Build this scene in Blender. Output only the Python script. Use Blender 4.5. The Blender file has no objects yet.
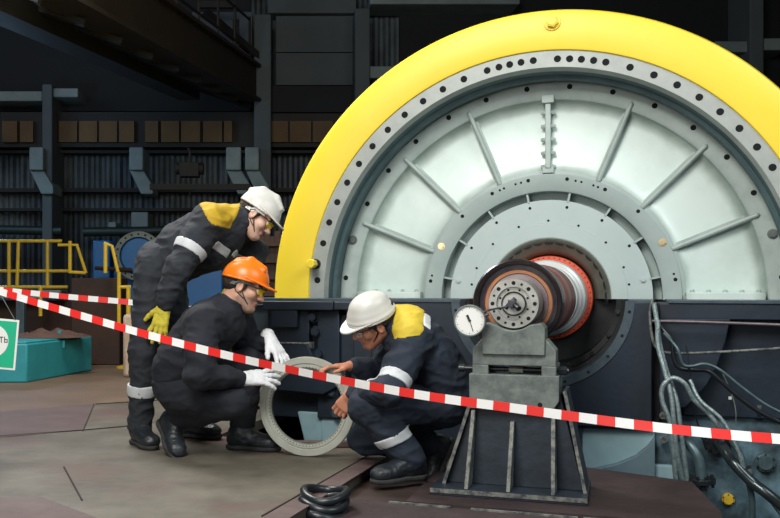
import bpy, math, random
import numpy as np
from mathutils import Vector, Matrix, noise
R = math.radians
random.seed(7)
sc = bpy.context.scene
col = sc.collection

# ---------------------------------------------------------------- camera
cam_d = bpy.data.cameras.new('camera'); cam = bpy.data.objects.new('camera', cam_d); col.objects.link(cam)
FPX, PX, PY, HC = 950.0, 290.0, 285.1, 0.84          # focal length, principal point, eye height
cam.location = (0, 0, HC); cam.rotation_euler = (R(90), 0, 0)
cam_d.sensor_fit = 'HORIZONTAL'; cam_d.sensor_width = 36; cam_d.lens = 36 * FPX / 780
cam_d.shift_x = (390 - PX) / 780; cam_d.shift_y = (PY - 259) / 780
cam_d.clip_end = 200
sc.camera = cam

# ---------------------------------------------------------------- world, lights, exposure
w = bpy.data.worlds.new('world'); sc.world = w; w.use_nodes = True
bg = w.node_tree.nodes['Background']; bg.inputs[0].default_value = (0.34, 0.52, 0.70, 1); bg.inputs[1].default_value = 0.055
def area(name, loc, target, size, energy, colr, sy=None):
    l = bpy.data.lights.new(name, 'AREA'); l.energy = energy; l.color = colr; l.size = size
    if sy: l.shape = 'RECTANGLE'; l.size_y = sy
    o = bpy.data.objects.new(name, l); col.objects.link(o); o.location = loc
    o.rotation_euler = (Vector(target) - Vector(loc)).to_track_quat('-Z', 'Y').to_euler()
    return o
area('hall_lamp_front', (-1.2, 0.8, 4.6), (1.4, 5.4, 0.9), 2.2, 300, (1.0, 0.97, 0.92))
area('hall_lamp_right', (3.4, 1.2, 4.2), (1.6, 5.4, 1.2), 2.4, 120, (0.92, 0.98, 1.0))
area('front_fill', (-2.2, -0.8, 2.0), (0.6, 5.0, 0.5), 2.6, 75, (1.0, 0.97, 0.92))  # added soft fill for faces and floor, not a real window
area('hall_lamp_top', (-1.8, 6.8, 4.6), (-0.1, 4.7, 0.4), 1.6, 230, (1.0, 0.98, 0.95))
area('window_light_left', (-7.5, 10.5, 5.0), (-3.0, 15.5, 1.5), 2.5, 60, (0.62, 0.80, 1.0))
sc.view_settings.view_transform = 'Standard'; sc.view_settings.look = 'None'
sc.view_settings.exposure = 0.12; sc.view_settings.gamma = 1.0

# ---------------------------------------------------------------- helpers
def tag(o, label=None, cat=None, group=None, kind=None):
    if label: o['label'] = label
    if cat: o['category'] = cat
    if group: o['group'] = group
    if kind: o['kind'] = kind
    return o
def empty(name, loc=(0, 0, 0), rz=0):
    o = bpy.data.objects.new(name, None); col.objects.link(o)
    o.location = loc; o.rotation_euler = (0, 0, rz); o.empty_display_size = 0.1
    return o
def copy_tree(o, parent=None):
    c = o.copy(); col.objects.link(c); c.parent = parent
    for ch in [x for x in bpy.data.objects if x.parent is o]: copy_tree(ch, c)
    return c
def at(px, py, Y):                                    # the point seen at a pixel, Y metres in front
    return Vector(((px - PX) / FPX * Y, Y, HC - (py - PY) / FPX * Y))
def floor_at(px, py, z=0.0):
    Y = (HC - z) * FPX / (py - PY); return at(px, py, Y)

def mat(name, c1, c2=None, rough=0.6, metal=0.0, scale=6.0, bump=0.0, bscale=40.0, spread=(0.35, 0.7), stretch=(1, 1, 1), c3=None, s3=2.0, emit=None, spec=None):
    m = bpy.data.materials.new(name); m.use_nodes = True
    nt = m.node_tree; b = nt.nodes['Principled BSDF']; L = nt.links
    b.inputs['Roughness'].default_value = rough; b.inputs['Metallic'].default_value = metal
    if spec is not None: b.inputs['Specular IOR Level'].default_value = spec
    b.inputs['Base Color'].default_value = (*c1, 1)
    tc = nt.nodes.new('ShaderNodeTexCoord'); mp = nt.nodes.new('ShaderNodeMapping'); mp.inputs['Scale'].default_value = stretch
    L.new(tc.outputs['Object'], mp.inputs[0])
    if c2:
        n = nt.nodes.new('ShaderNodeTexNoise'); n.inputs['Scale'].default_value = scale; n.inputs['Detail'].default_value = 8; n.inputs['Roughness'].default_value = 0.65
        r = nt.nodes.new('ShaderNodeValToRGB'); e = r.color_ramp.elements
        e[0].position = spread[0]; e[1].position = spread[1]; e[0].color = (*c1, 1); e[1].color = (*c2, 1)
        L.new(mp.outputs[0], n.inputs[0]); L.new(n.outputs['Fac'], r.inputs[0]); out = r.outputs[0]
        if c3:
            n3 = nt.nodes.new('ShaderNodeTexNoise'); n3.inputs['Scale'].default_value = s3; n3.inputs['Detail'].default_value = 6
            r3 = nt.nodes.new('ShaderNodeValToRGB'); r3.color_ramp.elements[0].position = 0.5; r3.color_ramp.elements[1].position = 0.68
            mx = nt.nodes.new('ShaderNodeMix'); mx.data_type = 'RGBA'
            L.new(mp.outputs[0], n3.inputs[0]); L.new(n3.outputs['Fac'], r3.inputs[0]); L.new(r3.outputs[0], mx.inputs[0])
            L.new(out, mx.inputs[6]); mx.inputs[7].default_value = (*c3, 1); out = mx.outputs[2]
        L.new(out, b.inputs['Base Color'])
    if bump:
        nb = nt.nodes.new('ShaderNodeTexNoise'); nb.inputs['Scale'].default_value = bscale; nb.inputs['Detail'].default_value = 5
        bp = nt.nodes.new('ShaderNodeBump'); bp.inputs['Strength'].default_value = bump; bp.inputs['Distance'].default_value = 0.01
        L.new(mp.outputs[0], nb.inputs[0]); L.new(nb.outputs['Fac'], bp.inputs['Height']); L.new(bp.outputs[0], b.inputs['Normal'])
    if emit:
        b.inputs['Emission Color'].default_value = (*emit[0], 1); b.inputs['Emission Strength'].default_value = emit[1]
    return m

class MB:
    """collects shapes; build() links them as ONE mesh object"""
    def __init__(s): s.v = []; s.f = []; s.m = []; s.mi = 0
    def add(s, vs, fs):
        n = len(s.v); s.v += [tuple(v) for v in vs]; s.f += [tuple(i + n for i in f) for f in fs]; s.m += [s.mi] * len(fs)
        return s
    def box(s, c, size, rot=None):
        hx, hy, hz = size[0] / 2, size[1] / 2, size[2] / 2
        P = [Vector((x, y, z)) for x in (-hx, hx) for y in (-hy, hy) for z in (-hz, hz)]
        if rot is not None: P = [rot @ p for p in P]
        c = Vector(c)
        return s.add([p + c for p in P], [(0, 1, 3, 2), (4, 6, 7, 5), (0, 4, 5, 1), (2, 3, 7, 6), (0, 2, 6, 4), (1, 5, 7, 3)])
    def bar(s, a, b, w, h, up=(0, 0, 1)):
        a, b = Vector(a), Vector(b); d = b - a; y = d.normalized(); x = y.cross(Vector(up))
        if x.length < 1e-4: x = Vector((1, 0, 0))
        x.normalize(); z = x.cross(y)
        return s.box((a + b) / 2, (w, d.length, h), Matrix((x, y, z)).transposed())
    def cyl(s, a, b, r, r2=None, n=16, cap=True):
        a, b = Vector(a), Vector(b); r2 = r if r2 is None else r2
        y = (b - a).normalized(); x = y.orthogonal().normalized(); z = x.cross(y)
        vs = []
        for c, rr in ((a, r), (b, r2)):
            for i in range(n): t = 2 * math.pi * i / n; vs.append(c + (x * math.cos(t) + z * math.sin(t)) * rr)
        fs = [(i, (i + 1) % n, n + (i + 1) % n, n + i) for i in range(n)]
        if cap: fs += [tuple(range(n))[::-1], tuple(range(n, 2 * n))]
        return s.add(vs, fs)
    def tube(s, path, r, n=8):
        P = [Vector(p) for p in path]; vs = []; N = None
        rr = r if isinstance(r, (list, tuple)) else [r] * len(P)
        for i, p in enumerate(P):
            t = (P[min(i + 1, len(P) - 1)] - P[max(i - 1, 0)]).normalized()
            N = t.orthogonal().normalized() if N is None else (N - t * N.dot(t)).normalized()
            B = t.cross(N)
            for k in range(n): a = 2 * math.pi * k / n; vs.append(p + (N * math.cos(a) + B * math.sin(a)) * rr[i])
        fs = []
        for i in range(len(P) - 1):
            for k in range(n): fs.append((i * n + k, i * n + (k + 1) % n, (i + 1) * n + (k + 1) % n, (i + 1) * n + k))
        fs += [tuple(range(n))[::-1], tuple(range((len(P) - 1) * n, len(P) * n))]
        return s.add(vs, fs)
    def lathe(s, prof, n=64, a0=0, a1=360, closed=False):
        """prof: (radius, y[, material]); turned about the local y axis; angle 0 = up, clockwise seen from -y"""
        full = abs(a1 - a0) >= 359.9; k = n if full else n + 1
        vs = []
        for i in range(k):
            t = R(a0 + (a1 - a0) * i / n)
            for q in prof: vs.append((q[0] * math.sin(t), q[1], q[0] * math.cos(t)))
        m = len(prof); base = len(s.v); s.v += vs
        segs = [(j, j + 1) for j in range(m - 1)] + ([(m - 1, 0)] if closed else [])
        for i in range(n):
            i2 = (i + 1) % k if full else i + 1
            for j, j2 in segs:
                s.f.append((base + i * m + j, base + i * m + j2, base + i2 * m + j2, base + i2 * m + j))
                s.m.append(prof[j][2] if len(prof[j]) > 2 else s.mi)
        if closed and not full:
            for i in (0, n): s.f.append(tuple(base + i * m + j for j in range(m))); s.m.append(s.mi)
        return s
    def prism(s, poly, y0, y1):
        """poly in x,z; extruded along y"""
        n = len(poly)
        vs = [(x, y0, z) for x, z in poly] + [(x, y1, z) for x, z in poly]
        return s.add(vs, [tuple(range(n)), tuple(range(2 * n - 1, n - 1, -1))] + [(i, n + i, n + (i + 1) % n, (i + 1) % n) for i in range(n)])
    def slab(s, poly, z0, z1):
        n = len(poly)
        vs = [(x, y, z0) for x, y in poly] + [(x, y, z1) for x, y in poly]
        return s.add(vs, [tuple(range(n))[::-1], tuple(range(n, 2 * n))] + [(i, (i + 1) % n, n + (i + 1) % n, n + i) for i in range(n)])
    def hexbolt(s, c, d, r=0.018, h=0.018, washer=True):
        c = Vector(c); d = Vector(d).normalized()
        if washer: s.cyl(c, c + d * h * 0.25, r * 1.35, n=16)
        s.cyl(c + d * h * 0.2, c + d * h, r, n=6); s.cyl(c + d * h, c + d * h * 1.15, r * 0.8, n=6)
        return s
    def hole(s, c, d, r, eps=0.0012, mi=1):
        """a dark drilled hole mouth"""
        k = s.mi; s.mi = mi; c = Vector(c); d = Vector(d).normalized()
        s.cyl(c - d * 0.004, c + d * eps, r, n=14); s.mi = k
        return s
    def build(s, name, mats, parent=None, smooth=35, bevel=0, fix=True, loc=None):
        me = bpy.data.meshes.new(name); me.from_pydata(s.v, [], s.f)
        if not isinstance(mats, (list, tuple)): mats = [mats]
        for m in mats: me.materials.append(m)
        me.polygons.foreach_set('material_index', s.m)
        if fix:
            import bmesh
            bm = bmesh.new(); bm.from_mesh(me); bmesh.ops.recalc_face_normals(bm, faces=bm.faces); bm.to_mesh(me); bm.free()
        if smooth: me.shade_smooth(); me.set_sharp_from_angle(angle=R(smooth))
        me.update()
        o = bpy.data.objects.new(name, me); col.objects.link(o); o.parent = parent
        if loc is not None: o.location = loc
        if bevel:
            b = o.modifiers.new('bevel', 'BEVEL'); b.width = bevel; b.segments = 2; b.limit_method = 'ANGLE'; b.angle_limit = R(40)
        return o
def spline(pts, n=8):
    """Catmull-Rom through the points"""
    P = [Vector(p) for p in pts]; P = [P[0] * 2 - P[1]] + P + [P[-1] * 2 - P[-2]]; out = []
    for i in range(1, len(P) - 2):
        for k in range(n):
            t = k / n; a, b, c, d = P[i - 1:i + 3]
            out.append(0.5 * ((2 * b) + (c - a) * t + (2 * a - 5 * b + 4 * c - d) * t * t + (3 * b - a - 3 * c + d) * t ** 3))
    out.append(P[-2]); return out

# ---------------------------------------------------------------- materials
M = {}
M['black'] = mat('black_hole', (0.004, 0.005, 0.006), rough=0.9)
M['plates'] = mat('worn_floor_plate', (0.062, 0.054, 0.040), (0.155, 0.140, 0.108), rough=0.62, scale=3.2, bump=0.25, bscale=18, c3=(0.105, 0.060, 0.050), s3=1.3, spread=(0.3, 0.72))
M['brownplate'] = mat('brown_floor_plate', (0.12, 0.078, 0.050), (0.17, 0.118, 0.080), rough=0.62, scale=2.4, bump=0.2, bscale=22)
M['purpleplate'] = mat('red_brown_floor_plate', (0.080, 0.050, 0.048), (0.125, 0.088, 0.080), rough=0.65, scale=3.5, bump=0.25, bscale=20)
M['seam'] = mat('plate_seam', (0.03, 0.022, 0.018), rough=0.9)
M['pit'] = mat('oily_dark_plate', (0.030, 0.020, 0.016), (0.065, 0.042, 0.036), rough=0.55, scale=2.6, bump=0.3, bscale=25, stretch=(1, 3, 1))
M['pitwood'] = mat('red_brown_slab', (0.022, 0.012, 0.013), (0.048, 0.028, 0.030), rough=0.75, scale=5, bump=0.5, bscale=30)
M['dark'] = mat('dark_void', (0.006, 0.007, 0.009), rough=0.8)
M['yellow'] = mat('yellow_paint', (0.93, 0.68, 0.035), (0.95, 0.72, 0.05), rough=0.42, scale=2.0, bump=0.02)
M['yellow_rail'] = mat('rail_yellow_paint', (0.55, 0.36, 0.02), (0.70, 0.47, 0.03), rough=0.5, scale=8)
M['steel'] = mat('machined_steel', (0.33, 0.36, 0.34), (0.41, 0.44, 0.415), rough=0.5, metal=0.15, scale=9, bump=0.05)
M['teal'] = mat('dark_teal_paint', (0.045, 0.085, 0.097), (0.075, 0.135, 0.145), rough=0.45, scale=5)
M['rim'] = mat('grey_green_primer', (0.42, 0.50, 0.47), (0.31, 0.385, 0.36), rough=0.5, metal=0.1, scale=7, spread=(0.45, 0.75))
M['panel'] = mat('pale_panel_steel', (0.68, 0.79, 0.745), (0.52, 0.64, 0.595), rough=0.42, metal=0.15, scale=1.6, bump=0.06, bscale=12, spread=(0.42, 0.72))
M['grey'] = mat('grey_green_paint', (0.33, 0.405, 0.39), (0.39, 0.47, 0.45), rough=0.45, scale=3, bump=0.03)
M['disc'] = mat('light_grey_paint', (0.44, 0.53, 0.52), (0.49, 0.58, 0.565), rough=0.42, scale=3, bump=0.02)
M['navy'] = mat('dark_blue_grey_paint', (0.007, 0.015, 0.027), (0.015, 0.028, 0.046), rough=0.5, scale=3.0, bump=0.12, bscale=30, c3=(0.010, 0.016, 0.024), s3=2)
M['navy_edge'] = mat('blue_grey_edge_paint', (0.035, 0.06, 0.078), (0.07, 0.10, 0.12), rough=0.5, scale=10, bump=0.1)
M['ltblue'] = mat('pale_blue_paint', (0.30, 0.48, 0.53), (0.38, 0.56, 0.60), rough=0.5, scale=3, c3=(0.22, 0.34, 0.38), s3=3)
M['frameblue'] = mat('oil_stained_blue_paint', (0.14, 0.24, 0.29), (0.045, 0.08, 0.10), rough=0.45, scale=9, bump=0.1, spread=(0.4, 0.65), c3=(0.03, 0.045, 0.05), s3=6)
M['shaft_dark'] = mat('blued_steel', (0.05, 0.055, 0.07), (0.11, 0.10, 0.105), rough=0.3, metal=0.8, scale=12)
M['shaft_rust'] = mat('heat_tinted_steel', (0.22, 0.085, 0.075), (0.30, 0.15, 0.14), rough=0.42, metal=0.4, scale=10, spread=(0.3, 0.7))
M['shaft_orange'] = mat('orange_tinted_steel', (0.48, 0.22, 0.09), (0.35, 0.15, 0.09), rough=0.4, metal=0.5, scale=14)
M['shaft_mauve'] = mat('mauve_tinted_steel', (0.20, 0.16, 0.18), (0.30, 0.25, 0.26), rough=0.35, metal=0.6, scale=10)
M['shaft_plate'] = mat('coupling_steel', (0.42, 0.43, 0.40), (0.28, 0.28, 0.26), rough=0.4, metal=0.5, scale=18)
M['polished'] = mat('polished_steel', (0.72, 0.74, 0.72), (0.62, 0.64, 0.62), rough=0.35, metal=0.2, scale=5)
M['red'] = mat('red_lead_paint', (0.70, 0.10, 0.045), (0.60, 0.075, 0.035), rough=0.5, scale=8)
M['seal'] = mat('oily_green_grey_steel', (0.12, 0.16, 0.135), (0.21, 0.26, 0.22), rough=0.4, metal=0.25, scale=8)
M['castgrey'] = mat('scuffed_grey_paint', (0.18, 0.21, 0.195), (0.085, 0.105, 0.10), rough=0.5, metal=0.2, scale=16, bump=0.15, spread=(0.4, 0.68))
M['standnavy'] = mat('stand_dark_blue_paint', (0.022, 0.034, 0.050), (0.014, 0.020, 0.028), rough=0.5, scale=5, bump=0.2, bscale=30)
M['worn_edge'] = mat('worn_bare_edge', (0.20, 0.205, 0.185), (0.045, 0.055, 0.06), rough=0.55, metal=0.2, scale=26, bump=0.3, spread=(0.42, 0.6))
M['ring'] = mat('ground_ring_steel', (0.47, 0.49, 0.43), (0.38, 0.40, 0.35), rough=0.4, metal=0.3, scale=9)
M['ring_in'] = mat('ring_groove_steel', (0.25, 0.26, 0.22), (0.34, 0.35, 0.30), rough=0.45, metal=0.4, scale=20)
M['cable'] = mat('grey_braided_hose', (0.36, 0.45, 0.46), (0.14, 0.19, 0.20), rough=0.35, metal=0.4, scale=60, bump=0.4, bscale=160)
M['blackcable'] = mat('black_rubber_cable', (0.012, 0.016, 0.02), rough=0.35)
M['pipe'] = mat('blue_grey_pipe', (0.10, 0.16, 0.18), (0.06, 0.09, 0.10), rough=0.35, metal=0.3, scale=20)
M['white'] = mat('white_plastic', (0.78, 0.79, 0.76), rough=0.4)
M['redtape'] = mat('red_tape', (0.80, 0.030, 0.025), rough=0.35)
M['whitetape'] = mat('white_tape', (0.85, 0.85, 0.84), rough=0.35)
M['turq'] = mat('turquoise_paint', (0.022, 0.29, 0.34), (0.018, 0.23, 0.27), rough=0.55, scale=7, bump=0.15, bscale=50)
M['rust'] = mat('rusty_sheet', (0.050, 0.020, 0.010), (0.022, 0.013, 0.010), rough=0.75, scale=4, bump=0.2)
M['wall'] = mat('dark_corrugated_sheet', (0.085, 0.105, 0.115), (0.016, 0.022, 0.028), rough=0.6, scale=0.9, spread=(0.4, 0.62))
M['concrete'] = mat('pale_concrete', (0.22, 0.27, 0.26), (0.13, 0.165, 0.165), rough=0.8, scale=1.5)
M['wallgrey'] = mat('grey_brick_panel', (0.085, 0.10, 0.105), (0.065, 0.08, 0.085), rough=0.85, scale=1.2)
M['craneorange'] = mat('brown_orange_paint', (0.13, 0.070, 0.018), (0.08, 0.042, 0.014), rough=0.7, scale=2)
M['cranebrown'] = mat('crane_brown_paint', (0.011, 0.009, 0.007), (0.006, 0.006, 0.005), rough=0.7, scale=3)
M['pumpblue'] = mat('blue_machine_paint', (0.010, 0.16, 0.45), (0.008, 0.12, 0.36), rough=0.45, scale=3)

# ================================================================ generator frame
TH = R(19.4)
GC = Vector((1.500, 5.6, 0.761))                       # centre of the machine's end face
PX_, AX_ = Vector((math.cos(TH), -math.sin(TH), 0)), Vector((math.sin(TH), math.cos(TH), 0))
def G(x, y, z): return GC + PX_ * x + AX_ * y + Vector((0, 0, z))      # machine frame -> world
def gloc(px, py, dz):                                   # pixel -> machine frame, on the plane y = dz
    d = Vector(((px - PX) / FPX, 1.0, -(py - PY) / FPX)); o = Vector((0, 0, HC)) - GC
    t = (dz - o.dot(AX_)) / d.dot(AX_); P = o + d * t
    return (P.dot(PX_), dz, P.z)
def pol(r, a, y=0.0): return (r * math.sin(R(a)), y, r * math.cos(R(a)))

# ================================================================ the setting
f = MB()
def gw(poly): return [tuple((G(x, y, 0)).xy) for x, y in poly]
EDGE = -0.692
f.slab(gw([(EDGE, -6.0), (EDGE, -0.93), (-1.70, -0.93), (-1.70, 0.2), (-1.95, 0.2), (-1.95, 14), (-16, 14), (-16, -6.0)]), -0.06, 0.0)
fl = f.build('floor', M['plates'], smooth=0); tag(fl, kind='structure')
def floor_patch(name, pts, m, z=0.003):
    q = [floor_at(x, y).xy for x, y in pts]; b = MB(); b.slab([tuple(p) for p in q], -0.002, z)
    o = b.build(name, m, smooth=0); tag(o, kind='structure'); return o
floor_patch('trim_1', [(-40, 420), (-40, 378), (60, 372), (125, 360), (175, 352), (215, 365), (225, 395), (135, 402), (95, 404)], M['brownplate'])
floor_patch('trim_2', [(-60, 418), (95, 404), (84, 430), (20, 436), (-60, 442)], M['purpleplate'], 0.0035)
floor_patch('trim_3', [(-40, 500), (40, 497), (96, 518), (80, 560), (-60, 560)], M['purpleplate'])
floor_patch('trim_4', [(262, 518), (376, 452), (398, 450), (292, 517), (240, 552), (200, 556)], M['purpleplate'])
b = MB()
for a, c in (((64, 467), (82, 500)), ((94, 404), (83, 431)), ((0, 436), (84, 430)), ((84, 430), (150, 424)), ((96, 404), (160, 400)), ((262, 516), (376, 451))):
    p, q = floor_at(*a, 0.003), floor_at(*c, 0.003); d = (q - p).normalized()
    b.bar(p, q, 0.006, 0.005)
tag(b.build('trim_5', M['seam'], smooth=0), kind='structure')
b = MB(); b.slab(gw([(EDGE, -6.0), (0.78, -6.0), (0.80, -1.77), (0.73, -1.15), (0.25, -0.93), (EDGE, -0.93)]), -0.16, -0.06)
tag(b.build('floor_pit', M['pit'], smooth=0), kind='structure')
b = MB(); b.slab([(-14, -3), (16, -3), (16, 24), (-14, 24)], -1.3, -1.2)
tag(b.build('floor_basement', M['dark'], smooth=0), kind='structure')
b = MB(); b.slab(gw([(-0.40, -1.95), (0.79, -1.95), (0.80, -1.72), (0.73, -1.14), (0.26, -0.94), (-0.40, -0.94)]), -0.062, -0.045)
tag(b.build('trim_6', M['pitwood'], smooth=0), kind='structure')
b = MB(); b.slab(gw([(-0.62, -2.02), (0.80, -2.06), (0.80, -2.7), (-0.62, -2.7)]), -0.062, -0.038)
tag(b.build('trim_7', M['pitwood'], smooth=0), kind='structure')
b = MB()
for x0, x1, y in ((-0.45, -0.2, -2.035), (-0.12, 0.28, -2.045), (0.3, 0.42, -2.05)):
    b.bar(G(x0, y, 0) * 1, G(x1, y - 0.01, 0) * 1, 0.014, 0.01)
for i in range(len(b.v)): b.v[i] = (b.v[i][0], b.v[i][1], b.v[i][2] - GC.z - 0.036)
tag(b.build('trim_8', M['worn_edge'], smooth=0), kind='structure')

# ---- back wall of the hall, with its ledges and gallery
YW = 16.0
b = MB(); n = 520
x0, x1 = -10.5, 13.0
prev = []
for i in range(n):
    x = x0 + (x1 - x0) * i / n; z = 0.05 * (1 if (i // 2) % 2 else 0)
    prev.append((x, YW + z))
poly = prev + [(x1, YW + 0.25), (x0, YW + 0.25)]
vs = [(x, y, -1.2) for x, y in prev] + [(x, y, 8.5) for x, y in prev]
m_ = len(prev); b.add(vs, [(i, i + 1, m_ + i + 1, m_ + i) for i in range(m_ - 1)])
tag(b.build('wall_back', M['wall'], smooth=0, fix=False), kind='structure')
def wallx(px, Y=YW): return (px - PX) / FPX * Y
def wallz(py, Y=YW): return HC - (py - PY) / FPX * Y
def wbox(bm, px0, px1, py0, py1, Y0, Y1, Yref=None):
    Yr = Y0 if Yref is None else Yref
    xa, xb, za, zb = wallx(px0, Yr), wallx(px1, Yr), wallz(py1, Yr), wallz(py0, Yr)
    bm.box(((xa + xb) / 2, (Y0 + Y1) / 2, (za + zb) / 2), (xb - xa, Y1 - Y0, zb - za))
# gallery band of boarded panels
b = MB(); b2 = MB()
wbox(b2, -60, 420, 112, 147, 15.5, 15.95)
xs = [(2, 17), (20, 33), (45, 57), (59, 77), (79, 97), (99, 117), (119, 134), (145, 158), (161, 179), (181, 200), (203, 222), (224, 232), (266, 288), (290, 311), (313, 333), (336, 356), (359, 380)]
for p, q in xs: wbox(b, p, q, 121, 142, 15.42, 15.5)
g_ = b2.build('trim_9', M['cranebrown'], smooth=0); tag(g_, kind='structure')
tag(b.build('trim_10', M['craneorange'], smooth=0), kind='structure')
b = MB()
for y0, y1 in ((150, 153), (188, 192), (208, 211)): wbox(b, -60, 420, y0, y1, 15.7, 15.95)
tag(b.build('trim_11', M['cranebrown'], smooth=0), kind='structure')
# concrete columns with brackets
b = MB()
for p, q, t, bot in ((42, 52, 84, 290), (254, 271, 14, 330), (355, 370, 8, 330), (750, 764, -30, 300)):
    wbox(b, p, q, t, bot, 15.1, 15.9)
tag(b.build('trim_15', M['wallgrey'], smooth=0, bevel=0.02), kind='structure')
b = MB()
for p, q in ((29, 43), (129, 143), (226, 241), (245, 259)):
    wbox(b, p, q, 147, 170, 14.9, 15.6)
    P = [(wallx(u, 15), wallz(v_, 15)) for u, v_ in ((p, 169.5), (q, 169.5), (q + 10, 186), (q + 10, 194), (p + 12, 194))]
    n_ = len(P); b.add([(x, 15.0, z) for x, z in P] + [(x, 15.6, z) for x, z in P], [tuple(range(n_)), tuple(range(2 * n_ - 1, n_ - 1, -1))] + [(i, n_ + i, n_ + (i + 1) % n_, (i + 1) % n_) for i in range(n_)])
wbox(b, 131, 148, 212, 232, 15.3, 15.9); wbox(b, 108, 116, 222, 232, 15.3, 15.9); 
wbox(b, -40, 42, 91, 101, 15.2, 15.9); wbox(b, 50, 78, 88, 97, 15.2, 15.9); wbox(b, 365, 400, 66, 78, 15.2, 15.9)
wbox(b, 370, 520, -6, 4, 15.2, 15.9); wbox(b, 715, 752, 41, 52, 15.2, 15.9)
wbox(b, 764, 790, 38, 50, 15.2, 15.9)
tag(b.build('trim_12', M['concrete'], smooth=0, bevel=0.02), kind='structure')
b = MB(); wbox(b, 276, 356, 16, 52, 15.75, 15.95); wbox(b, 276, 356, 53, 85, 15.75, 15.95); wbox(b, 268, 356, -10, 13, 15.6, 15.95); wbox(b, 192, 252, 12, 55, 15.75, 15.95)
tag(b.build('trim_13', M['wallgrey'], smooth=0), kind='structure')
b = MB(); wbox(b, 262, 358, 86, 112, 15.4, 15.95); wbox(b, 400, 800, -60, 110, 15.85, 15.99); wbox(b, -60, 250, -40, 111, 15.85, 15.93)  # near-black sheets put the gloom of the upper wall into colour
tag(b.build('trim_14', M['dark'], smooth=0), kind='structure')
b = MB(); b.slab([(-11, -3), (14, -3), (14, 17), (-11, 17)], 8.4, 8.6); tag(b.build('ceiling', M['dark'], smooth=0), kind='structure')
# left wall of the hall
b = MB(); b.box((-10.6, 7, 3.6), (0.3, 20, 9.8)); tag(b.build('wall_left', M['wall'], smooth=0), kind='structure')
b = MB(); b.box((13.1, 7, 3.6), (0.3, 20, 9.8)); tag(b.build('wall_right', M['wall'], smooth=0), kind='structure')

M['craneweb'] = mat('crane_web_paint', (0.028, 0.018, 0.009), (0.016, 0.011, 0.006), rough=0.75, scale=2)
# ---- overhead crane girders running into the hall
def W(px, py, Y): return at(px, py, Y)
cr = empty('crane_girder', W(110, 30, 9.5)); tag(cr, 'large brown overhead crane girder running down to the right under the roof', 'crane girder')
def local(p, e): return Vector(p) - e.location
b = MB(); A = local(W(40, -42, 8), cr); B = local(W(250, 84, 15.2), cr); b.bar(A, B, 0.25, 0.5)
b.bar(A + Vector((0, 0, .27)), B + Vector((0, 0, .27)), 0.4, 0.05); b.bar(A - Vector((0, 0, .27)), B - Vector((0, 0, .27)), 0.4, 0.05)
b.build('web_plate', M['craneweb'], cr, smooth=0)
for k in range(13):
    b = MB(); t = k / 12; p = A.lerp(B, t); b.box(p - Vector((0.0, 0.16, 0)), (0.05, 0.2, 0.48)); b.build('stiffener', M['cranebrown'], cr, smooth=0)
b = MB(); A2 = local(W(-20, -5, 8), cr); B2 = local(W(190, 92, 14.5), cr); b.bar(A2, B2, 0.3, 0.25)
for k in range(9):
    t = k / 8; b.bar(A.lerp(B, t) - Vector((0, 0, .36)), A2.lerp(B2, t) + Vector((0, 0, .1)), 0.10, 0.06)
b.build('walkway_beam', M['cranebrown'], cr, smooth=0)
b = MB()
for s in (0.0, 0.5):
    b.tube([A + Vector((0, -.1, .5 + s)), B + Vector((0, -.1, .5 + s))], 0.02, 6)
for k in range(9):
    p = A.lerp(B, k / 8) + Vector((0, -.1, .35)); b.tube([p, p + Vector((0, 0, .7))], 0.02, 6)
b.build('handrail', M['craneweb'], cr, smooth=0)
b = MB(); b.bar(W(205, 12, 14.6), W(262, 60, 15.2), 0.12, 0.10); b.bar(W(198, 5, 14.9), W(236, 5, 14.9), .1, .1); b.bar(W(236, 20, 15), W(236, 60, 15), .1, .1, up=(0, 1, 0))
tag(b.build('roof_strut', M['cranebrown'], smooth=0), 'dark diagonal roof strut in front of the grey upper wall panel', 'strut')

# ================================================================ generator
gen = empty('generator', (GC.x, GC.y, 0), -TH)
tag(gen, 'huge turbine generator with yellow rimmed round end face above a dark blue casing', 'generator')
gz = GC.z
def gb(mb, name, mats, parent=gen, z=gz, **k): return mb.build(name, mats, parent, loc=(0, 0, z), **k)
A0, A1, AN = -90.7, 90.7, 128
b = MB(); b.lathe([(1.457, 0.004), (1.462, -0.012), (1.472, -0.016), (1.665, -0.016), (1.688, -0.009), (1.699, 0.01), (1.704, 0.05), (1.704, 2.6), (1.40, 2.6)], AN, A0, A1)
gb(b, 'yellow_cover', M['yellow'])
b = MB()
b.lathe([(1.462, 0.0), (1.362, 0.0), (1.347, 0.055)], AN, A0, A1)
RH = [-85.5, -75.8] + [-70.2 + 5.62 * i for i in range(10)] + [-13.7, -10.8, -8.2, -5.5, -2.6, 3.0, 5.8, 8.5, 11.3, 14.1] + [19.7 + 5.63 * i for i in range(13)]
for a in RH: b.hole(pol(1.409, a), (0, -1, 0), 0.0205)
gb(b, 'flange_ring', [M['steel'], M['black']])
b = MB(); b.lathe([(1.347, 0.052), (1.340, 0.12), (1.318, 0.13), (1.318, 0.2), (1.328, 0.205), (1.328, 0.278)], AN, A0, A1)
M['teal'].node_tree.nodes['Principled BSDF'].inputs['Roughness'].default_value = 0.5
gb(b, 'recess_wall', M['teal'])
b = MB(); b.lathe([(1.33, 0.27), (1.235, 0.27), (1.222, 0.278), (1.213, 0.31)], AN, A0, A1)
for k in range(16):
    a = -84.4 + 11.26 * k
    if k in (1, 14): continue
    b.hole(pol(1.300, a, 0.27), (0, -1, 0), 0.0165)
gb(b, 'outer_rim', [M['rim'], M['black']])
for a in (-73.2, 73.4):
    b = MB(); b.hexbolt(pol(1.300, a, 0.27), (0, -1, 0), 0.022, 0.014); gb(b, 'bolt', M['castgrey'])
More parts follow.
